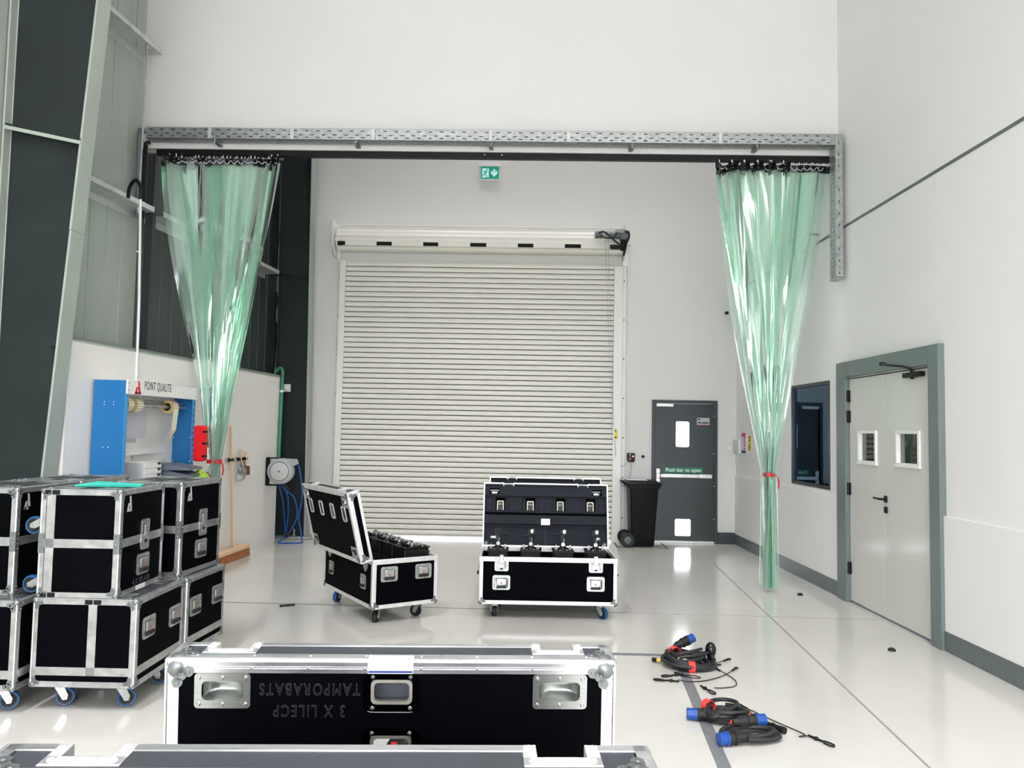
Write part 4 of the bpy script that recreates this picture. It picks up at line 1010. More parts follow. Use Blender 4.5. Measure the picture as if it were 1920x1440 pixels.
for k in range(4):
    mb = MB(); mb.tube([(x, -.163 + random.uniform(-.002, .002), .04 + .0195 * k) for x in (-3.94, -2, 0, 2, 3.0)], .012, 6); mb.build('tray_wire', 'cable_black', t)
for k in range(3):
    mb = MB(); mb.tube([(3.064 + .021 * k, -.168, z) for z in (-1.34, -.6, .09)], .012, 6); mb.build('tray_wire', 'cable_black', t)
for k in range(6):
    mb = MB(); mb.tube([(3.066, -.15 + .021 * k, z) for z in (-1.34, -.6, .09)], .012, 6); mb.build('tray_wire', 'cable_black', t)
for x in (-3.30, -2.45, -1.62, -.42, .37, 1.9): mb = MB(); mb.cbox(x - .018, -.186, -.002, x + .018, -.180, .112, .002); mb.build('joint_plate', 'purlin_galv', t)
for x in (-3.25, -1.80, -.42, 1.02, 2.28):
    mb = MB(); mb.box(x - .02, -.185, -.03, x + .02, .004, -.026); mb.box(x - .02, -.185, -.03, x - .016, .004, -.004); mb.box(x + .016, -.185, -.03, x + .02, .004, -.004); mb.cyl((x, -.165, -.05), (x, -.165, .0), .008, 8); mb.build('hanger_bracket', 'galv', t)
mb = MB(); perf(mb, 3.05, 3.122, -1.34, .112, -.185, -.1835, [-1.30 + .06 * k for k in range(24)], .05, .009, .03)
RY = Matrix(((0, 1, 0, 0), (1, 0, 0, 0), (0, 0, 1, 0), (0, 0, 0, 1)))
mb2 = MB(RY); perf(mb2, -.185, -.03, -1.36, .112, 3.05, 3.0515, [-1.32 + .045 * k for k in range(32)], .032, .009, .026)
o_ = len(mb.v); mb.v += mb2.v; mb.f += [[i + o_ for i in f] for f in mb2.f]; mb.mi += mb2.mi
mb.box(3.05, -.185, -1.362, 3.122, -.03, -1.36); mb.box(3.05, -.187, -1.36, 3.054, -.183, .112); mb.box(3.118, -.187, -1.36, 3.122, -.183, .112)
mb.build('vertical_tray', 'galv', t, normals=False)

def strip_curtain(name, label, xt0, xt1, n, tie, bottom, yrail, seed, tie_len, turn, w=.30):
    rnd = random.Random(seed)
    t = thing(name, label, 'strip curtain', (tie[0], tie[1], 0))
    def loc(x, y, z): return (x - tie[0], y - tie[1], z)
    zt = 4.325
    for i in range(n):
        f = (i + .5) / n; xt = xt0 + (xt1 - xt0) * f
        a0 = turn(i) + rnd.uniform(-.12, .12); bx = tie[0] + (f - .5) * .075 + rnd.uniform(-.012, .012); by = tie[1] + rnd.uniform(-.045, .045)
        ex = bottom[0] + (f - .5) * .11 + rnd.uniform(-.014, .014); ey = bottom[1] + rnd.uniform(-.05, .05); twist = rnd.uniform(.7, 1.4) * rnd.choice((-1, 1)); ph = rnd.uniform(0, 6.28)
        loops = []; ns = 9; steps = 44; ze = rnd.uniform(.02, .06)
        for k in range(steps + 1):
            s = k / steps; z = zt + (ze - zt) * s
            if z > tie[2]:
                q = (zt - z) / (zt - tie[2]); e = q ** 1.06
                cx = xt + (bx - xt) * e + .012 * math.sin(ph + 5 * q) * (1 - q); cy = yrail + (by - yrail) * e + .02 * math.sin(ph * 2 + 4 * q) * q
                sq = 1 - q ** 1.5 * .84
            else:
                q2 = (tie[2] - z) / (tie[2] - ze); cx = bx + (ex - bx) * q2; cy = by + (ey - by) * q2; sq = .16 + .05 * q2; q = 1
            ang = a0 * (1 - q) + twist * q * .8
            row = []
            for m in range(ns):
                u = -1 + 2 * m / (ns - 1)
                lx = u * w / 2 * (sq if q < 1 else sq); ly = (.018 * math.sin(u * 2.6 + ph) * (1 - q) + .03 * q * math.cos(u * 3.1 + ph) * min(1, 2.2 * (1 - sq)))
                row.append(loc(cx + lx * math.cos(ang) - ly * math.sin(ang), cy + lx * math.sin(ang) + ly * math.cos(ang), z))
            loops.append(row)
        mb = MB(); mb.loft(loops, closed=False); st = mb.build('strip', 'pvc_green', t, normals=False)
        # hanger plate clipped over the top of this strip, with its hook
        M = TR(*loc(xt, yrail, 0)) @ RZ(a0)
        mb = MB(M); mb.cbox(-w * .46, -.012, zt - .015, w * .46, -.006, zt + .055, .002); mb.cbox(-w * .46, .006, zt - .015, w * .46, .012, zt + .055, .002); mb.box(-w * .46, -.012, zt + .05, w * .46, .012, zt + .056)
        h = mb.build('hanger_plate', 'black_plastic' if i % 4 else 'anthracite', t)
        mb = MB(M)
        for q_ in (-.09, 0, .09):
            for zz in (zt + .005, zt + .04): mb.cyl((q_, -.012, zz), (q_, -.016, zz), .006, 8)
        mb.build('rivet', 'zinc', h)
        mb = MB(M)
        for q_ in (-.06, .06): mb.tube([(q_, 0, zt + .05), (q_, -.006, zt + .075), (q_, 0, zt + .095)], .005, 6)
        mb.build('hook', 'hook_white', h)
    # cord looped along the hangers
    mb = MB(); pts = []
    m_ = n * 2
    for k in range(m_ + 1):
        x = xt0 + (xt1 - xt0) * k / m_; pts.append(loc(x, yrail - .05 - .01 * (k % 2), zt + .02 - .03 * (k % 2) + rnd.uniform(-.008, .008)))
    mb.tube(spline(pts, 3), .004, 5); mb.build('cord', 'paper_grey', t)
    # strap round the bundle
    mb = MB(); R0, R1 = tie_len
    prof = []
    for k in range(28):
        a = 2 * PI * k / 28; prof.append(((R0) * math.cos(a), R1 * math.sin(a)))
    o = [(x, y) for x, y in prof]; i_ = [(x * .96, y * .94) for x, y in prof]
    lo = [[(x, y, tie[2] + zz) for x, y in o] for zz in (-.02, .02)] + [[(x, y, tie[2] + zz) for x, y in i_] for zz in (.02, -.02)]
    mb.loft(lo + [lo[0]]); sp = mb.build('tie_strap', 'strap_red', t)
    mb = MB(); mb.tube([(R0 * .95, -.02, tie[2]), (R0 + .022, -.03, tie[2] - .03), (R0 + .03, -.03, tie[2] - .09), (R0 + .022, -.03, tie[2] - .14)], .008, 6); mb.build('strap_tail', 'brush_brown' if False else 'strap_red', sp)
    return t
strip_curtain('strip_curtain', 'gathered green transparent strip curtain on the left, behind the blue station', -3.80, -2.63, 16, (-3.27, 8.09, 1.21), (-3.28, 8.10, 0), 7.93, 21, (.08, .055), lambda i: 1.2 if i < 2 else (-1.15 if i > 13 else (.35, -.1, .2, -.3)[i % 4]))
strip_curtain('strip_curtain', 'gathered green transparent strip curtain on the right, tied in red near the floor', 1.93, 3.00, 16, (2.485, 8.02, 1.19), (2.50, 8.06, 0), 7.93, 33, (.062, .06), lambda i: (1.0, -1.05)[i % 2] if i < 10 else .12)

# vertical rods, cables and pipes at the left
mb = MB(); mb.tube([(-3.935, 7.6, 5.47), (-3.94, 7.6, 4.5), (-3.945, 7.6, 3.70)], .009, 8)
mb.cyl((-3.935, 7.60, 5.40), (-3.935, 7.60, 5.45), .016, 8); mb.cyl((-3.945, 7.60, 3.72), (-3.945, 7.60, 3.775), .016, 8)
tag(mb.build('sag_rod', 'galv'), 'thin steel rod joining the two pale rails on the left', 'rod', kind='structure')
mb = MB(); mb.tube([(-4.02, 7.55, 10.99), (-4.02, 7.55, 5.38)], .008, 8); tag(mb.build('rod_stub', 'galv'), 'short thin rod above the upper pale rail', 'rod', kind='structure')
t = thing('conduit', 'white vertical conduit pipe behind the blue station', 'pipe', (-3.675, 7.16, 1.0))
mb = MB(); mb.tube([(0.0, .03, .8), (0, .01, 1.7), (-.002, -.05, 2.71)], .014, 10); mb.build('pipe', 'pipe_white', t)
mb = MB(); mb.cbox(-.03, -.005, .98, .01, .035, 1.0, .004); mb.cbox(-.03, -.03, 2.2, .01, .0, 2.22, .004); mb.build('pipe_clip', 'pipe_white', t)
mb = MB(); mb.tube(spline([(-.002, -.05, 2.70), (-.01, -.04, 2.82), (-.08, 0, 2.90), (-.16, .05, 2.85), (-.20, .1, 2.76)]), .018, 8); mb.build('cable_loop', 'black_plastic', t)
t = thing('tray_cable', 'two dark cables dropping from the left end of the cable tray', 'cable', (-4.02, 7.78, 3.7))
mb = MB(); mb.tube(spline([(.06, -.06, .88), (.02, -.08, .90), (-.01, -.07, .84), (-.015, -.05, .4), (-.02, -.03, .0)]), .022, 8); mb.build('cable', 'motor_grey', t)
mb = MB(); mb.tube(spline([(.07, 0, .80), (.04, -.02, .78), (.03, -.01, .7), (.03, 0, 0)]), .02, 8); mb.build('cable', 'black_plastic', t)
t = thing('air_pipe', 'green compressed air pipe running down to the hose reel', 'pipe', (-3.44, 10.70, 0))
mb = MB(); mb.tube(spline([(-.10, .04, 2.34), (-.03, .03, 2.40), (.012, .02, 2.36), (.018, .01, 2.25), (.016, 0, 1.8), (.014, -.01, 1.16)]), .022, 10); mb.build('pipe', 'pipe_green', t)
mb = MB(); mb.cyl((.018, 0, 2.06), (.018, 0, 2.09), .03, 10); mb.build('pipe_clip', 'hook_white', t)
t = thing('switch_box', 'small white switch box beside the green pipe', 'switch', (-3.40, 10.87, 2.13))
mb = MB(); mb.cbox(-.045, -.03, -.055, .045, .03, .055, .006); mb.build('box', 'pipe_white', t)
mb = MB(); mb.cbox(-.02, -.036, -.025, .02, -.028, .025, .004); mb.build('switch', 'bead_white', t)

# exit sign
t = thing('exit_sign', 'green running man exit sign with down arrow high on the back wall', 'sign', (-.62, YB, 5.45))
mb = MB(); mb.cbox(-.145, -.04, -.115, .145, 0, .105, .006); mb.cbox(-.165, -.06, .083, .165, 0, .115, .006); mb.cbox(-.155, -.05, -.122, .155, 0, -.108, .004); mb.build('housing', 'station_white', t)
mb = MB(); mb.box(-.135, -.047, -.106, .135, -.04, .082); pn = mb.build('sign_panel', 'sign_green', t)
mb = MB(); mb.box(-.115, -.049, -.087, -.018, -.047, .055); mb.build('door_symbol', 'sign_light', pn)
mb = MB(); Y0, Y1 = -.0505, -.049
mb.prism([(-.048 + .012 * math.cos(2 * PI * k / 14), .034 + .012 * math.sin(2 * PI * k / 14)) for k in range(14)], Y0, Y1, 'XZ')
for poly in ([(-.075, .018), (-.045, .014), (-.064, -.030), (-.086, -.022)], [(-.075, .018), (-.085, .012), (-.104, -.008), (-.098, -.012), (-.08, .004)], [(-.050, .014), (-.044, .006), (-.036, -.006), (-.018, -.006), (-.018, -.012), (-.038, -.014)],
             [(-.086, -.022), (-.070, -.026), (-.084, -.054), (-.118, -.054), (-.118, -.047), (-.092, -.046)], [(-.076, -.026), (-.062, -.030), (-.040, -.075), (-.040, -.095), (-.056, -.095), (-.052, -.072)]):
    mb.prism(poly, Y0, Y1, 'XZ')
mb.build('running_man', 'sign_green', pn)
mb = MB(); mb.prism([(.048, .045), (.078, .045), (.078, -.005), (.110, .024), (.110, -.024), (.063, -.074), (.016, -.024), (.016, .024), (.048, -.005)], -.049, -.047, 'XZ'); mb.build('arrow', 'sign_light', pn)

# bin by the exit door
t = thing('wheelie_bin', 'black wheelie bin between the shutter and the exit door', 'bin', (1.64, 11.10, 0), 0.0)
mb = MB()
def rr3(w, d, r, z, ox=0, oy=0, n=4): return [(x + ox, y + oy, z) for x, y in rrect(w, d, r, n)]
mb.loft([rr3(.31, .32, .03, .012), rr3(.325, .33, .03, .03), rr3(.40, .40, .03, .80, .01), rr3(.405, .405, .03, .81, .01), rr3(.45, .44, .03, .815, .005), rr3(.46, .45, .03, .86, .005)], True, True); mb.build('body', 'bin_black', t)
mb = MB(); mb.loft([rr3(.50, .46, .03, .858, .0), rr3(.505, .465, .03, .875, .0), rr3(.46, .43, .05, .905, -.01), rr3(.38, .36, .06, .922, -.02)], True, True)
mb.tube(spline([(-.25, -.2, .875), (-.28, -.1, .90), (-.28, .1, .90), (-.25, .2, .875)]), .018, 8)
mb.cbox(.03, -.242, .868, .25, -.2, .893, .01); mb.build('lid', 'bin_black', t)
mb = MB()
for y in (-.17, .17):
    pass
mb.build('unused', 'black_rubber') if False else None
for y in (-.20, .18):
    w = MB(); w.cur = 0; w.lathe([(.05, -.024), (.09, -.026), (.10, -.014), (.10, .014), (.09, .026), (.05, .024)], 24, 'Y', (-.215, y, .10), close=True); w.cur = 1; w.lathe([(0, -.02), (.055, -.016), (.055, .016), (0, .02)], 16, 'Y', (-.215, y, .10)); w.build('wheel', ['black_rubber', 'motor_grey'], t)
mb = MB(); mb.cyl((-.215, -.18, .10), (-.215, .16, .10), .012, 8); mb.box(-.2, -.13, .05, -.12, .13, .13); mb.build('axle', 'black_plastic', t)
mb = MB(); mb.loft([[(x, y, z) for x, y in ((-.20, -.14), (.08, -.15), (.09, .10), (-.20, .10))] for z in (.9235, .9255)], True, True)
o = mb.build('paper_sheet', 'paper'); o.location = (1.62, 11.10, 0); tag(o, 'white paper lying on the lid of the black bin', 'paper')

# small things on the back wall
t = thing('shutter_control', 'black control box with lit buttons beside the shutter', 'control box', (1.526, YB, 1.235))
mb = MB(); mb.cbox(-.055, -.07, -.055, .055, 0, .055, .006); mb.cbox(-.045, -.05, -.075, .05, 0, -.05, .004); mb.build('box', 'black_plastic', t)
for z, m in ((.034, 'button_orange'), (0, 'button_red'), (-.034, 'button_orange')):
    mb = MB(); mb.cyl((-.018, -.07, z), (-.018, -.082, z), .012, 12); mb.build('button', m, t)
mb = MB(); mb.cyl((.025, -.07, .01), (.025, -.08, .01), .012, 10); mb.build('key_switch', 'zinc', t)
t = thing('conduit', 'pale vertical conduit from the shutter motor to its control box', 'pipe', (1.47, YB - .02, 1.3))
mb = MB(); mb.tube([(-.01, 0, 3.1), (.0, 0, 1.5), (.01, 0, .0)], .014, 8); mb.build('pipe', 'shutter_white', t)
mb = MB(); mb.cbox(-.06, -.08, 3.06, .03, .02, 3.20, .006); mb.build('junction_box', 'shutter_white', t)
mb = MB(); mb.tube(spline([(1.275, 11.30, 1.48), (1.31, 11.32, 1.20), (1.40, 11.36, 1.10), (1.49, 11.39, 1.17)]), .006, 6); mb.tube(spline([(1.285, 11.31, 1.30), (1.30, 11.33, 1.0), (1.36, 11.36, .85), (1.44, 11.37, .80)]), .006, 6); mb.tube(spline([(1.53, 11.40, 1.16), (1.52, 11.40, 1.0), (1.46, 11.38, .88), (1.43, 11.37, .80)]), .006, 6)
tag(mb.build('flex_cable', 'paper_grey'), 'thin pale cable looping from the shutter to the control box', 'cable')
mb = MB(); mb.cyl((1.705, YB - .03, 1.243), (1.705, YB + .004, 1.243), .022, 16); mb.sphere((1.705, YB - .03, 1.243), .02, 12, 8); tag(mb.build('door_sensor', 'black_plastic'), 'small round black sensor between control box and exit door', 'sensor')
mb = MB(); mb.cbox(2.895, YB - .05, 3.36, 2.945, YB, 3.40, .008); mb.cyl((2.92, YB - .06, 3.38), (2.92, YB - .05, 3.38), .018, 14); tag(mb.build('wall_camera', 'black_plastic'), 'small black camera high on the back wall near the corner', 'camera')
t = thing('wall_switch', 'white wall switch right of the exit door', 'switch', (2.957, YB, 1.388))
mb = MB(); mb.cbox(-.045, -.012, -.045, .045, 0, .045, .004); mb.build('plate', 'bead_white', t)
mb = MB(); mb.cbox(-.02, -.018, -.025, .02, -.01, .025, .003); mb.build('rocker', 'station_white', t)
# corner items on the right wall
def on_right(u, w, v=-.03): return MR @ TR(u, v, w)
t = thing('wall_phone', 'white handset on the right wall in the corner', 'phone'); t.matrix_world = on_right(11.29, 1.415)
mb = MB(); mb.cbox(-.05, 0, -.10, .05, .03, .10, .008); mb.build('base', 'bead_white', t)
mb = MB(); mb.cbox(-.03, .03, -.105, .03, .075, .105, .012); mb.build('handset', 'paper_grey', t)
mb = MB(); mb.tube(spline([(0, .04, -.10), (.02, .05, -.18), (-.01, .05, -.24), (.01, .04, -.30)]), .006, 6); mb.build('cord', 'paper_grey', t)
t = thing('notice', 'pink and white list notice on the right wall near the corner', 'notice'); t.matrix_world = on_right(11.07, 1.472)
mb = MB(); mb.box(-.10, 0, -.145, .10, .004, .145); mb.build('sheet', 'label_white', t)
mb = MB(); mb.box(-.098, .004, .085, .098, .006, .143)
for k in range(5): mb.box(-.095, .004, .052 - k * .036, -.01, .006, .066 - k * .036 + .01)
mb.build('pink_print', 'pink_print', t)
mb = MB(); mb.box(-.098, .004, -.143, .098, .006, -.105)
for k in range(5): mb.box(.01, .004, .054 - k * .036, .09, .006, .060 - k * .036)
mb.build('navy_print', 'navy_print', t)
t = thing('warning_sign', 'narrow yellow electrical warning sign on the right wall', 'sign'); t.matrix_world = on_right(10.80, 1.47)
mb = MB(); mb.box(-.06, 0, -.10, .06, .004, .10); mb.build('sheet', 'yellow_print', t)
mb = MB(); mb.prism([(-.03, .03), (.03, .03), (0, .075)], .004, .006, 'XZ'); mb.box(-.05, .004, .083, .05, .006, .096)
for k in range(4): mb.box(-.045, .004, -.02 - k * .02, .045, .006, -.012 - k * .02)
mb.build('print', 'print_black', t)
for u_, v_, lab in ((7.915, .40, 'black door stop on the floor near the far door leaf'), (5.964, .41, 'black door stop on the floor before the near door leaf')):
    mb = MB(); mb.sphere((0, 0, 0), .03, 16, 10, (1, 1, .8)); me = mb
    mb.v = [p if p.z > 0 else Vector((p.x, p.y, 0)) for p in mb.v]
    o = mb.build('door_stop', 'black_rubber'); o.location = (2.76, u_, 0.0); tag(o, lab, 'door stop', 'door stops on the floor')
mb = MB(); mb.tube([(-.045, -.02, 0), (.045, .03, 0)], .008, 8); mb.sphere((-.05, -.023, 0), .011, 8, 6); mb.sphere((.05, .033, 0), .010, 8, 6)
o = mb.build('marker_pen', 'black_plastic'); o.location = (-2.096, 6.92, .012); tag(o, 'small black pen lying on the floor left of the sideways case', 'pen')
# ================================================================== QUALITY STATION (left)
t = thing('workbench', 'plain grey workbench under the blue station, hidden by the cases', 'workbench', (-3.40, 7.12, 0))
mb = MB(); mb.cbox(-.29, -.66, .99, .25, .66, 1.03, .004); mb.build('bench_top', 'box_grey', t)
for sx in (-.25, .20):
    for sy in (-.6, .6):
        mb = MB(); mb.cbox(sx - .025, sy - .025, 0, sx + .025, sy + .025, .99, .003); mb.build('leg', 'motor_grey', t)
t = thing('label_station', 'blue and white labelling station reading Point Qualite against the left wall', 'label station', (-3.56, 7.22, 1.03))
def Q(x, y, z): return (x + 3.56, y - 7.22, z - 1.03)
def qbox(mb, a, b, c=None):
    a = Q(*a); b = Q(*b)
    mb.cbox(*a, *b, c) if c else mb.box(*a, *b)
for y0, y1, nm in ((6.522, 6.545, 'side_panel'), (7.895, 7.918, 'side_panel')):
    mb = MB(); mb.cur = 0; qbox(mb, (-3.70, y0, 1.031), (-3.424, y1, 1.962), .003)
    mb.cur = 1
    if y0 < 7: qbox(mb, (-3.424, y0, 1.031), (-3.42, y0 + .045, 1.845), .001)
    else: qbox(mb, (-3.424, y1 - .07, 1.031), (-3.42, y1, 1.845), .001)
    p = mb.build(nm, ['station_blue', 'station_blue_edge'], t)
    mb = MB()
    if y0 < 7:
        for (x, z) in ((-3.60, 1.775), (-3.60, 1.75), (-3.52, 1.775), (-3.52, 1.75), (-3.595, 1.39), (-3.55, 1.39)): mb.cyl(Q(x, y0, z), Q(x, y0 - .003, z), .005, 8)
        mb.build('screw', 'alu_bright', p)
    else:
        for (x, z) in ((-3.62, 1.46), (-3.45, 1.46), (-3.62, 1.22), (-3.45, 1.22)): mb.cyl(Q(x, y0, z), Q(x, y0 - .003, z), .006, 8)
        mb.build('screw', 'alu_bright', p)
        mb = MB()
        for k in range(13): z = 1.07 + k * .06; qbox(mb, (-3.4195, y1 - .045, z), (-3.419, y1 - .025, z + .03))
        mb.build('upright_slot', 'navy_print', p)
mb = MB(); qbox(mb, (-3.424, 6.525, 1.845), (-3.408, 7.925, 1.968), .004); hd = mb.build('header_board', 'station_white', t)
mb = MB(); qbox(mb, (-3.70, 6.525, 1.955), (-3.424, 7.915, 1.962)); mb.build('top_panel', 'station_white', t)
FM = face_M(Q(-3.408, 7.03, 1.915), (0, 1, 0), (0, 0, 1))
text('POINT QUALITE', .108, 'print_black', hd, face_M(Q(-3.4075, 7.075, 1.93), (0, 1, 0), (0, 0, 1)), sx=.60, bold=.0004, space=1.12)
mb = MB(TR(*Q(-3.4075, 6.70, 1.907)) @ RZ(PI / 2))
for poly in ([(.010, -.045), (.030, -.045), (.013, .045), (-.002, .045)], [(-.030, -.045), (.030, -.045), (.027, -.029), (-.025, -.029)], [(-.030, -.045), (-.012, -.045), (.000, -.004), (-.014, .004)], [(-.014, .004), (.004, .004), (.006, -.004), (-.012, -.004)]):
    mb.prism([(x * 1.75, z * 1.28) for x, z in poly], -.0015, .001, 'XZ')
mb.build('emblem', 'mark_red', hd)
mb = MB()
for y, z in ((6.55, 1.94), (6.55, 1.88), (7.90, 1.94), (7.90, 1.88)): mb.cyl(Q(-3.408, y, z), Q(-3.405, y, z), .006, 8)
for y, z in ((7.50, 1.882), (7.58, 1.89)): qbox(mb, (-3.4079, y, z), (-3.407, y + .006, z + .02))
mb.build('header_screw', 'motor_grey', hd)
mb = MB(); qbox(mb, (-3.69, 6.55, 1.33), (-3.672, 7.86, 1.90), .003); qbox(mb, (-3.69, 6.55, 1.30), (-3.64, 7.80, 1.33), .004); bk = mb.build('back_board', 'station_white', t)
mb = MB(); qbox(mb, (-3.69, 7.80, 1.031), (-3.66, 7.89, 1.32), .003); mb.build('back_upright', 'station_blue_edge', t)
mb = MB(); qbox(mb, (-3.685, 7.16, 1.031), (-3.67, 7.20, 1.30)); mb.build('back_upright', 'paper_grey', t)
mb = MB(); mb.cyl(Q(-3.52, 6.54, 1.76), Q(-3.52, 7.90, 1.76), .018, 12); mb.cyl(Q(-3.56, 6.54, 1.80), Q(-3.56, 7.90, 1.80), .014, 12); mb.build('roll_bar', 'alu', t)
def roll(y, w, r, m, label, tail=False):
    o = thing('label_roll', label, 'roll of labels', (-3.52, y, 1.76), 0, 'label rolls on the station bar')
    mb = MB(); mb.lathe([(.038, -w / 2), (r, -w / 2), (r, w / 2), (.038, w / 2)], 28, 'Y', close=True); rl = mb.build('roll', 'cardboard', o)
    mb = MB(); mb.lathe([(r + .0005, -w / 2 + .004), (r + .001, -w / 2 + .004), (r + .001, w / 2 - .002), (r + .0005, w / 2 - .002)], 28, 'Y', close=True); mb.build('label_web', 'label_cream', o)
    mb = MB()
    for k in range(9):
        a = PI * (-.15 + k * .1); c, s_ = math.cos(a), math.sin(a); mb.tube([((r + .0015) * c, -w / 2 + .008, (r + .0015) * s_), ((r + .0015) * c, w / 2 - .006, (r + .0015) * s_)], .0022, 5)
    mb.build('print', m, rl)
    mb = MB(); mb.lathe([(.034, -w / 2 + .002), (.040, -w / 2 + .002), (.040, w / 2), (.034, w / 2)], 20, 'Y', close=True); mb.build('core', 'print_black', rl)
    if tail:
        mb = MB(); pts = []
        for k in range(16):
            s_ = k / 15; pts.append((r * 1.0 - .03 * s_ - .10 * max(0, s_ - .6) ** 1.3 * 2.5, -.36 * s_))
        lo = [[(x, -w / 2 + .004, z), (x, w / 2 - .004, z), (x + .0008, w / 2 - .004, z), (x + .0008, -w / 2 + .004, z)] for x, z in pts]
        mb.loft(lo, True, True); mb.build('hanging_tail', 'label_cream', o)
    return o
roll(6.70, .10, .066, 'label_greenline', 'first label roll on the station bar, half behind the blue side')
roll(6.86, .11, .066, 'label_greenline', 'cream label roll with green lines on the station bar')
roll(7.56, .11, .066, 'label_pinkline', 'cream label roll with a long tail hanging down', True)
def sheet(y0, y1, z0, z1, m, name, label, lines=0, x=-3.667):
    o = thing(name, label, 'paper', (x, (y0 + y1) / 2, z0))
    h = z1 - z0; w = y1 - y0
    mb = MB(); mb.box(-.002, -w / 2, 0, .0015, w / 2, h); sh = mb.build('sheet', m, o)
    if lines:
        mb = MB()
        for k in range(lines): mb.box(.0015, -w * .2, h * (.9 - k * .07), .002, w * (.1 + .1 * (k % 2)), h * (.9 - k * .07) + .006)
        mb.build('print', 'paper_grey', sh)
    return o
sheet(6.86, 7.40, 1.46, 1.76, 'paper_lilac', 'pinned_sheet', 'pale sheet pinned on the left of the station board', 6)
sheet(6.95, 7.22, 1.415, 1.50, 'paper_grey', 'pinned_sheet', 'small grey slip under the pinned sheets', 0, -3.6695)
o = sheet(7.535, 7.775, 1.345, 1.77, 'paper', 'wall_file', 'tall white file on the right of the station board', 0, -3.662)
mb = MB(); mb.cyl((.0015, .05, .29), (.003, .05, .29), .025, 16); mb.box(.0015, -.08, .36, .0022, .08, .372); mb.box(.0015, -.08, .20, .0022, .08, .206); mb.box(.0015, -.05, .345, .0022, .06, .352); mb.build('print', 'print_black', o)
text('BLACK ZONE', .026, 'print_black', o, face_M((.0017, 0, .232), (0, 1, 0), (0, 0, 1)), extrude=.0003)
# drawers and folders on the bench
t = thing('drawer_unit', 'small white desktop drawer unit with black finger notches', 'drawer unit', (-3.55, 7.055, 1.03))
mb = MB(); mb.cbox(-.13, -.165, 0, .13, .165, .218, .003); mb.build('carcass', 'paper_grey', t)
mb = MB(); mb.cbox(-.132, -.167, .212, .134, .167, .22, .002); mb.build('top', 'bead_white', t)
for k in range(4):
    z = .004 + k * .052
    mb = MB(); mb.cbox(.13, -.162, z, .136, .162, z + .049, .002); d = mb.build('drawer', 'station_white', t)
    mb = MB(); mb.prism([(.075, z + .048), (.155, z + .048), (.14, z + .030), (.115, z + .024), (.09, z + .030)], .1362, .1368, 'YZ'); mb.build('finger_notch', 'print_black', d)
for k, (z, dy, dz, r_, lab) in enumerate(((.0, 0, .06, .05, 'lowest grey folder in the pile beside the drawers'), (.063, .01, .06, -.04, 'middle grey folder in the pile beside the drawers'), (.126, -.01, .055, .03, 'top grey folder in the pile, its flap sloping down'))):
    t = thing('folder', lab, 'folder', (-3.44, 7.50 + dy, 1.031 + z), r_, 'grey folders on the workbench')
    mb = MB(); mb.prism([(-.21, 0), (.23, 0), (.23, dz * .35), (.02, dz), (-.21, dz)], -.17, .17, 'XZ') ; mb.build('cover', 'folder_grey', t)
    mb = MB(); mb.box(.05, -.165, .004, .226, .171, dz * .32); mb.build('pages', 'paper_lilac', t)
def cloth(name, label, m, loc, s, seed, hgt):
    rnd = random.Random(seed); n = 14; vs = []; fs = []
    for i in range(n):
        for j in range(n):
            x = (i / (n - 1) - .5) * s; y = (j / (n - 1) - .5) * s; r = math.hypot(x, y) / s
            z = hgt * (1 - 1.5 * r) + .02 * math.sin(i * 1.3 + seed) * math.cos(j * 1.1) + rnd.uniform(-.004, .004)
            vs.append((x, y, max(.004, z)))
    mb = MB(); mb._add(vs, [(i * n + j, (i + 1) * n + j, (i + 1) * n + j + 1, i * n + j + 1) for i in range(n - 1) for j in range(n - 1)])
    o = mb.build(name, m, normals=False); o.location = loc; md = o.modifiers.new('thick', 'SOLIDIFY'); md.thickness = .004; md.offset = 1
    md = o.modifiers.new('sub', 'SUBSURF'); md.levels = 1; md.render_levels = 1
    tag(o, label, 'cloth')
cloth('cleaning_cloth', 'crumpled lime green cloth at the end of the workbench', 'cloth_lime', (-3.235, 7.64, 1.031), .22, 4, .13)
cloth('cleaning_cloth', 'crumpled dark plum cloth next to the lime green one', 'cloth_plum', (-3.20, 7.735, 1.031), .10, 9, .10)
# first aid kit
t = thing('first_aid_kit', 'bright red plastic first aid box beside the blue station', 'first aid box', (-3.375, 7.975, 1.40))
mb = MB(); a = rrect(.125, .37, .035, 5); mb.loft([[(x * q, y, z * q) for x, z in a] for y, q in ((-.045, .9), (-.03, 1), (.025, 1), (.03, .97))], True, True); mb.build('shell', 'kit_red', t)
for z in (.12, 0, -.13):
    mb = MB(); mb.cbox(.035, -.05, z - .012, .066, .02, z + .012, .004); mb.build('clasp', 'black_plastic', t)
mb = MB(); mb.cbox(-.066, -.05, .11, -.05, .03, .17, .004); mb.cbox(-.066, -.05, -.17, -.05, .03, -.11, .004); mb.build('wall_bracket', 'black_plastic', t)

# ================================================================== TOOLS ON THE WHITE LINING
t = thing('broom', 'wide wooden broom standing against the white lining panel', 'broom'); t.matrix_world = ML @ TR(9.24, 0, 0)
mb = MB(); mb.tube([(.0, .075, .13), (-.02, .05, .8), (-.05, .026, 1.56), (-.05, .0255, 1.585)], [.0145, .0145, .0135, .006], 12); mb.build('broomstick', 'wood_pale', t)
mb = MB(); mb.cbox(-.55, .025, .085, .385, .135, .14, .012); mb.build('head', 'wood_light', t)
mb = MB(); mb.loft([[(x, y, z) for x, y in ((-.54 - e, .03 - e), (.375 + e, .03 - e), (.375 + e, .13 + e), (-.54 - e, .13 + e))] for z, e in ((.086, 0), (.03, .006), (.004, .010))], True, True); mb.build('bristles', 'bristle', t)
t = thing('tool_rack', 'thin wall rack with clips holding brushes by the broom', 'rack'); t.matrix_world = ML @ TR(9.42, 0, 1.18)
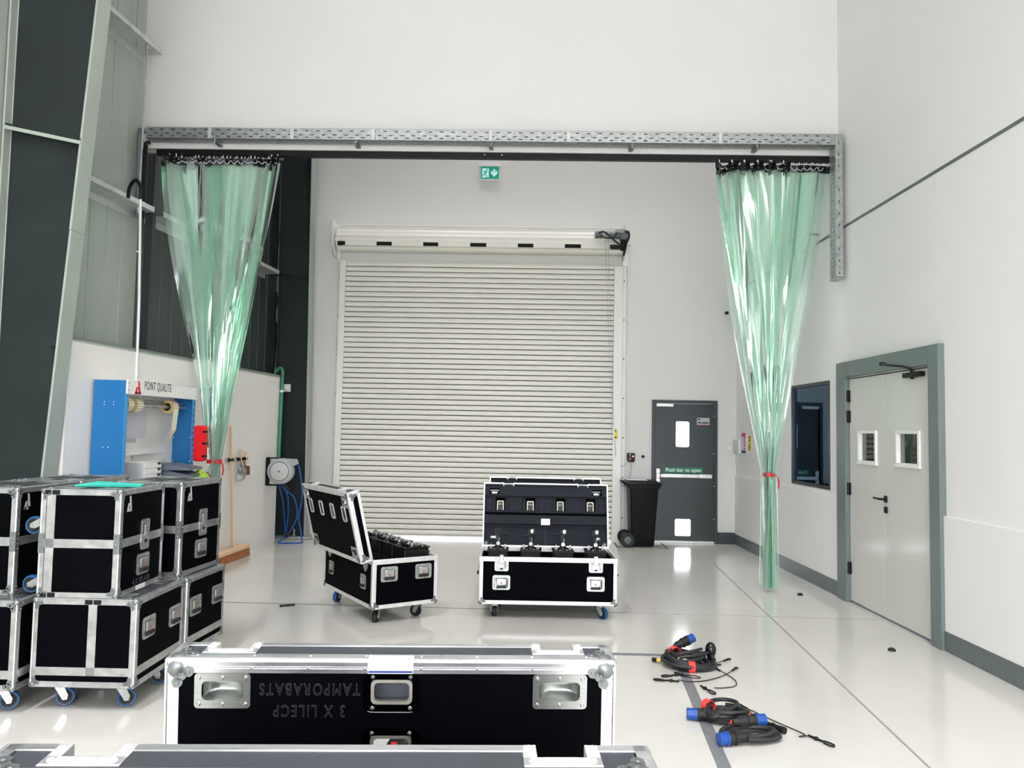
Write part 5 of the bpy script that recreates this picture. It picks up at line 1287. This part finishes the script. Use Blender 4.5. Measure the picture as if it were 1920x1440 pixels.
mb = MB()
for z in (-.02, .02): mb.tube([(-.30, .012, z), (.28, .012, z)], .005, 6)
for x in (-.30, -.08, .09, .28): mb.tube([(x, .012, -.02), (x, .012, .02)], .005, 6); mb.cyl((x, 0, 0), (x, .012, 0), .008, 8)
mb.build('bar', 'zinc', t)
for x in (-.20, .04, .20):
    mb = MB(); mb.cbox(x - .03, .004, -.022, x + .03, .03, .022, .005); mb.cbox(x - .03, .03, -.016, x - .018, .055, .016, .004); mb.cbox(x + .018, .03, -.016, x + .03, .055, .016, .004); mb.build('clip', 'black_plastic', t)
t = thing('dust_brush', 'hand brush with pale handle and brown bristles on the wall rack', 'brush'); t.matrix_world = ML @ TR(9.62, .04, 1.18)
mb = MB(); mb.tube([(0, 0, .09), (0, 0, .0), (.01, 0, -.10)], [.014, .016, .013], 10); mb.build('brush_handle', 'wood_light', t)
mb = MB(); mb.loft([[(x, y, z) for x, y in ((-.045 * q, -.025), (.055 * q, -.025), (.055 * q, .03), (-.045 * q, .03))] for z, q in ((-.09, .9), (-.2, 1.15))], True, True); mb.build('bristles', 'brush_brown', t)
t = thing('scraper_bag', 'clear plastic bag and cord hanging by a pale handle from the wall rack', 'bag'); t.matrix_world = ML @ TR(9.46, .04, 1.18)
mb = MB(); mb.tube([(0, 0, .12), (0, 0, .0), (.0, 0, -.05)], [.016, .018, .014], 10); mb.build('bag_handle', 'wood_light', t)
mb = MB(); mb.loft([[(x, y, z) for x, y in ((-w_, .0), (0, -d_ * .5), (w_ * .9, 0), (w_ * .3, d_))] for z, w_, d_ in ((-.06, .02, .02), (-.10, .07, .05), (-.17, .10, .07), (-.23, .08, .06), (-.26, .06, .03))], True, True); mb.build('bag', 'clear_bag', t)
mb = MB(); mb.tube(spline([(-.03, .02, -.02), (-.06, .05, -.12), (0, .06, -.19), (.06, .05, -.12), (.03, .03, -.03)]), .006, 6); mb.build('cord', 'motor_grey', t)
# hose reel
t = thing('hose_reel', 'grey round hose reel on a black wall bracket by the dark column', 'hose reel', (-3.285, 10.36, .99))
mb = MB()
lo = []
for y, q in ((-.07, .80), (-.06, .93), (-.045, 1), (.05, 1), (.065, .93)): lo.append([(.172 * q * math.cos(2 * PI * k / 36), y, .172 * q * math.sin(2 * PI * k / 36)) for k in range(36)])
mb.loft(lo, True, True)
mb.prism([(.02, .172), (.20, .165), (.225, .10), (.15, .06), (.10, .0)], -.045, .05, 'XZ'); mb.build('drum_housing', 'reel_grey', t)
mb = MB(); mb.lathe([(0, -.082), (.10, -.080), (.118, -.076), (.124, -.068)], 36, 'Y'); mb.build('drum_face', 'reel_face', t)
mb = MB(); mb.lathe([(.124, -.0745), (.130, -.0745), (.130, -.070), (.124, -.070)], 36, 'Y', close=True); mb.cyl((0, -.086, 0), (0, -.08, 0), .014, 6); mb.build('face_ring', 'motor_grey', t)
mb = MB(); mb.cbox(-.19, -.05, -.19, -.172, .08, .18, .004); mb.cbox(-.19, -.03, .165, .03, .06, .182, .004); mb.cbox(-.19, -.03, -.195, .03, .06, -.178, .004); mb.build('bracket', 'black_plastic', t)
mb = MB(); mb.tube(spline([(.205, 0, .12), (.225, .1, .0), (.175, .42, -.37), (.12, .48, -.66), (.19, .40, -.90), (.235, .25, -.975), (.10, .18, -.977), (-.06, .2, -.977), (.0, .40, -.90), (.10, .47, -.65), (.06, .44, -.40), (-.02, .3, -.28), (-.05, .12, -.17)], 10), .011, 8)
mb.tube(spline([(-.06, .1, -.16), (-.085, .4, -.45), (-.09, .55, -.80), (-.088, .58, -.93), (-.04, .52, -.62), (-.01, .35, -.35), (-.02, .12, -.17)], 10), .010, 8); mb.build('hose', 'hose_blue', t)
mb = MB(); mb.cyl((-.0, .10, -.17), (.04, .25, -.27), .018, 10); mb.cyl((.02, .42, -.87), (-.01, .36, -.915), .026, 10); mb.build('hose_coupling', 'black_rubber', t)

# ================================================================== CABLES ON THE FLOOR
def coil(mb, cx, cy, rx, ry, n, r, seed, zmax, rot=0.0):
    rnd = random.Random(seed); pts = []; N = 20
    ph = rnd.uniform(0, 6)
    for k in range(n * N + 1):
        a = ph + 2 * PI * k / N; L_ = k // N
        if k % N == 0: j = (rnd.uniform(.78, 1.08), rnd.uniform(.78, 1.08), rnd.uniform(-.025, .025), rnd.uniform(-.025, .025))
        if k == 0: pj = j
        w = (k % N) / N; q = [pj[i] * (1 - w) + j[i] * w for i in range(4)]
        if k % N == N - 1: pj = j
        x = rx * q[0] * math.cos(a) + q[2]; y = ry * q[1] * math.sin(a) + q[3]
        z = r + zmax * (L_ + w) / n * (.6 + .4 * math.sin(a * 1.0 + seed)) + .004
        pts.append((cx + x * math.cos(rot) - y * math.sin(rot), cy + x * math.sin(rot) + y * math.cos(rot), max(r, z)))
    mb.tube(pts, r, 8); return pts
def plug(root, p, d, m, L_=.05, r=.031, name='plug'):
    p = Vector(p); d = Vector(d).normalized()
    mb = MB(); mb.cyl(p - d * .13, p - d * .10, .013, 12, r1=.022); mb.cyl(p - d * .10, p - d * .02, .026, 16, r1=.030); mb.cyl(p - d * .05, p - d * .04, .034, 16); mb.cyl(p - d * .02, p, .034, 16); b = mb.build('plug_body', 'black_rubber', root)
    mb = MB(); mb.cyl(p - d * .001, p + d * L_, r, 20); mb.cyl(p - d * .003, p + d * .008, r + .004, 20); mb.cyl(p + d * L_, p + d * (L_ + .002), r * .8, 16); mb.build('plug_collar', m, b)
    return b
def strap(root, p, R, m, ang=0.0, w=.022):
    mb = MB(TR(*p) @ RZ(ang)); n = 18
    o = [(-.0 + R * math.cos(2 * PI * k / n), R * 1.05 * math.sin(2 * PI * k / n)) for k in range(n)]
    lo = [[(x, s * w, z) for x, z in o] for s in (-1, 1)] + [[(x * .93, s * w, z * .93) for x, z in o] for s in (1, -1)]
    mb.loft(lo + [lo[0]]); mb.build('velcro_strap', m, root)
def coil_thing(label, cx, cy, fn):
    t = thing('cable_coil', label, 'cable', (cx, cy, 0), 0, 'black cables coiled on the floor'); fn(t); return t
def c_up(t):
    mb = MB(); coil(mb, 0, 0, .125, .115, 6, .0115, 3, .07); mb.tube(spline([(.03, .11, .05), (.10, .10, .04), (.17, .0, .015), (.205, -.09, .015)]), .0115, 8)
    mb.tube(spline([(-.10, -.03, .04), (-.07, .08, .07), (.02, .12, .075), (.08, .05, .08), (.0, -.06, .075), (-.09, -.09, .05), (-.12, .0, .04)]), .0115, 8); mb.build('cable', 'cable_black', t)
    plug(t, (-.165, -.015, .036), (-1, .12, 0), 'plug_blue'); strap(t, (-.075, .085, .045), .036, 'velcro_red', .5); strap(t, (.115, -.03, .035), .03, 'velcro_brown', 1.2)
    mb = MB(); mb.cyl((.205, -.085, .018), (.26, -.165, .018), .014, 12, r1=.017); mb.cyl((.255, -.158, .018), (.272, -.182, .018), .019, 12); mb.cyl((.225, -.115, .018), (.23, -.122, .018), .019, 12); mb.build('connector', 'black_plastic', t)
    mb = MB(); mb.cyl((-.145, .045, .02), (-.105, .04, .02), .014, 10); mb.build('connector', 'black_plastic', t)
coil_thing('black cable coil with a blue plug to the left on the grey tape', 1.135, 4.455, c_up)
def c_lo(t):
    mb = MB(); coil(mb, 0, 0, .145, .085, 4, .0115, 8, .04)
    mb.tube(spline([(-.03, -.115, .036), (.05, -.10, .03), (.13, -.05, .02), (.16, .03, .02), (.12, .09, .02)]), .013, 8); mb.tube(spline([(.0, .06, .045), (-.06, .06, .04), (-.13, .0, .03), (-.10, -.06, .02)]), .0115, 8); mb.build('cable', 'cable_black', t)
    plug(t, (-.135, -.115, .037), (-1, -.25, 0), 'plug_blue'); plug(t, (.065, .06, .07), (1, .12, .05), 'plug_blue'); strap(t, (-.04, .075, .03), .03, 'velcro_red', .2)
coil_thing('flat black cable coil with two blue plugs nearest the camera', 1.19, 4.215, c_lo)
def c_far(t):
    mb = MB(); coil(mb, 0, 0, .165, .14, 7, .012, 5, .085); coil(mb, -.01, .03, .15, .11, 4, .010, 15, .11)
    mb.tube(spline([(.15, -.06, .03), (.175, .0, .05), (.165, .03, .07)]), .012, 8); mb.tube(spline([(-.12, -.02, .03), (-.165, .03, .025), (-.19, .05, .02)]), .007, 6); mb.tube(spline([(-.09, -.03, .09), (-.085, -.06, .08), (-.085, -.07, .06)]), .007, 6); mb.build('cable', 'cable_black', t)
    plug(t, (.035, .20, .125), (.75, .35, .25), 'plug_blue'); strap(t, (-.085, .06, .07), .045, 'velcro_red', .4); strap(t, (-.10, -.03, .045), .035, 'velcro_brown', .9); strap(t, (-.005, -.125, .035), .035, 'velcro_red', 1.5)
    mb = MB(); mb.sphere((.165, .06, .10), .04, 16, 10, (.95, .95, 1.35)); mb.cyl((.165, .05, .03), (.165, .06, .07), .02, 12, r1=.03); mb.build('socket', 'black_gloss', t)
    for p, d in (((-.195, .055, .022), (-1, .5, 0)), ((-.085, -.085, .055), (-.1, -.8, -.6))):
        p = Vector(p); d = Vector(d).normalized(); mb = MB(); mb.cyl(p - d * .03, p + d * .012, .009, 10, r1=.012); b = mb.build('small_plug', 'plug_yellow', t); mb = MB(); mb.cyl(p + d * .012, p + d * .045, .014, 10); mb.build('plug_sleeve', 'black_plastic', b)
coil_thing('far black cable coil with yellow and blue connectors and red straps', 1.135, 5.44, c_far)
def safety_wire(label, pts, hook_at, hook_dir, eye=True):
    t = thing('safety_wire', label, 'safety wire', (hook_at[0], hook_at[1], 0), 0, 'thin safety wires on the floor')
    ox, oy = hook_at
    P = [(x - ox, y - oy, z) for x, y, z in pts]
    mb = MB(); mb.tube(spline(P, 8), .0032, 6); mb.build('wire', 'wire_dark', t)
    a = Vector(P[0]); b = Vector(P[1]); d = (b - a).normalized(); n = Vector((-d.y, d.x, 0))
    mb = MB(); mb.tube(spline([a, a - d * .015 + n * .010, a - d * .035 + n * .010, a - d * .045, a - d * .035 - n * .010, a - d * .015 - n * .010, a]), .004, 6); mb.cyl(a - d * .005, a + d * .035, .0065, 8); mb.build('wire_eye', 'black_plastic', t)
    h = Vector((hook_dir[0], hook_dir[1], 0)).normalized(); n = Vector((-h.y, h.x, 0)); q = Vector((0, 0, .008))
    mb = MB(); mb.tube(spline([q, q + h * .02 + n * .014, q + h * .065 + n * .016, q + h * .08, q + h * .065 - n * .012, q + h * .03 - n * .012]), .0045, 8); mb.tube([q, q + h * .03 - n * .012], .003, 6); mb.sphere(q - h * .03, .014, 10, 6, (1, 1, .8)); mb.tube([q - h * .08, q], .006, 8); mb.build('snap_hook', 'black_plastic', t)
safety_wire('straight thin safety wire with snap hook right of the cable coils', [(1.288, 4.65, .012), (1.40, 4.46, .006), (1.50, 4.285, .006), (1.50, 4.25, .006), (1.47, 4.235, .006), (1.53, 4.235, .012)], (1.563, 4.18), (.35, -.6))
safety_wire('curved thin safety wire crossing the grey tape', [(1.43, 5.371, .012), (1.33, 5.25, .006), (1.20, 5.14, .006), (1.08, 5.10, .006), (1.0, 5.115, .010)], (.925, 5.11), (-.5, .1))
safety_wire('hooked thin safety wire curling beside the far cable coil', [(1.31, 5.365, .012), (1.355, 5.27, .006), (1.375, 5.13, .006), (1.34, 5.03, .006), (1.25, 4.99, .006), (1.20, 4.98, .010)], (1.15, 4.945), (.2, -.6))
safety_wire('short coiled safety wire on the end of the grey tape', [(1.04, 5.225, .012), (1.08, 5.20, .006), (1.13, 5.17, .006), (1.16, 5.19, .006), (1.12, 5.23, .006), (1.07, 5.235, .006), (1.03, 5.23, .006)], (.985, 5.22), (-.3, -.1))
safety_wire('short safety wire sticking out behind the far coil', [(1.43, 5.58, .012), (1.37, 5.53, .010), (1.305, 5.47, .012)], (1.29, 5.455), (-.3, -.1))

# ================================================================== LIGHT AND CAMERA
w = bpy.data.worlds.new('World'); scn.world = w; w.use_nodes = True
w.node_tree.nodes['Background'].inputs['Color'].default_value = (0.95, 0.94, 1.0, 1)
w.node_tree.nodes['Background'].inputs['Strength'].default_value = 11.5
def area(x, y, z, sx, sy, e, rot=(0, 0, 0), c=(1.0, .972, 1.035), spread=112):
    l = bpy.data.lights.new('ceiling_and_fill_lamp', 'AREA'); l.shape = 'RECTANGLE'; l.size = sx; l.size_y = sy; l.energy = e; l.color = c; l.spread = math.radians(spread)
    o = bpy.data.objects.new('ceiling_and_fill_lamp', l); o.location = (x, y, z); o.rotation_euler = rot; col.objects.link(o); return o
E = 92
for x, k in ((-2.9, 1.5), (1.5, .9)):
    for y in (-3.6, -1.9, -.2): area(x, y, 10.8, .6, 1.6, E * k)
for x in (-1.6, 1.6): area(x, 9.9, 10.8, .5, 1.4, 46)  # fill lamps added over the rear bay to brighten the back wall
area(6.6 - 3.6 + 1.6, 8.6, 2.9, .6, .6, 60, c=(.7, .85, 1), spread=180)  # fill lamp added inside the office to bring out its blue
pl_ = bpy.data.lights.new('added_opening_portal', 'AREA'); pl_.shape = 'RECTANGLE'; pl_.size = 4.8; pl_.size_y = 3.6; pl_.cycles.is_portal = True  # portal for sky light through the added opening
po = bpy.data.objects.new('added_opening_portal', pl_); po.location = (-.2, -4.6, 1.8); po.rotation_euler = (PI / 2, 0, 0); col.objects.link(po)
cam = bpy.data.cameras.new('camera'); cam.sensor_width = 36; cam.sensor_fit = 'HORIZONTAL'; cam.lens = 1452.2129 / 1920 * 36; cam.clip_start = .05; cam.clip_end = 200
co = bpy.data.objects.new('camera', cam); col.objects.link(co); scn.camera = co
r_ = Vector((0.9996459, 0.0193271, 0.0182892)); u_ = Vector((-0.0171153, -0.0592544, 0.9980962)); f_ = Vector((-0.020374, 0.9980558, 0.0589026))
co.matrix_world = Matrix(((r_.x, u_.x, -f_.x, 0), (r_.y, u_.y, -f_.y, 0), (r_.z, u_.z, -f_.z, 1.6), (0, 0, 0, 1)))
scn.view_settings.view_transform = 'Standard'; scn.view_settings.look = 'None'; scn.view_settings.gamma = 1.0; scn.view_settings.use_curve_mapping = False
scn.view_settings.exposure = 0.34
scn.cycles.transparent_max_bounces = 64; scn.cycles.max_bounces = 14; scn.cycles.diffuse_bounces = 8; scn.cycles.glossy_bounces = 6
scn.cycles.sample_clamp_indirect = 8
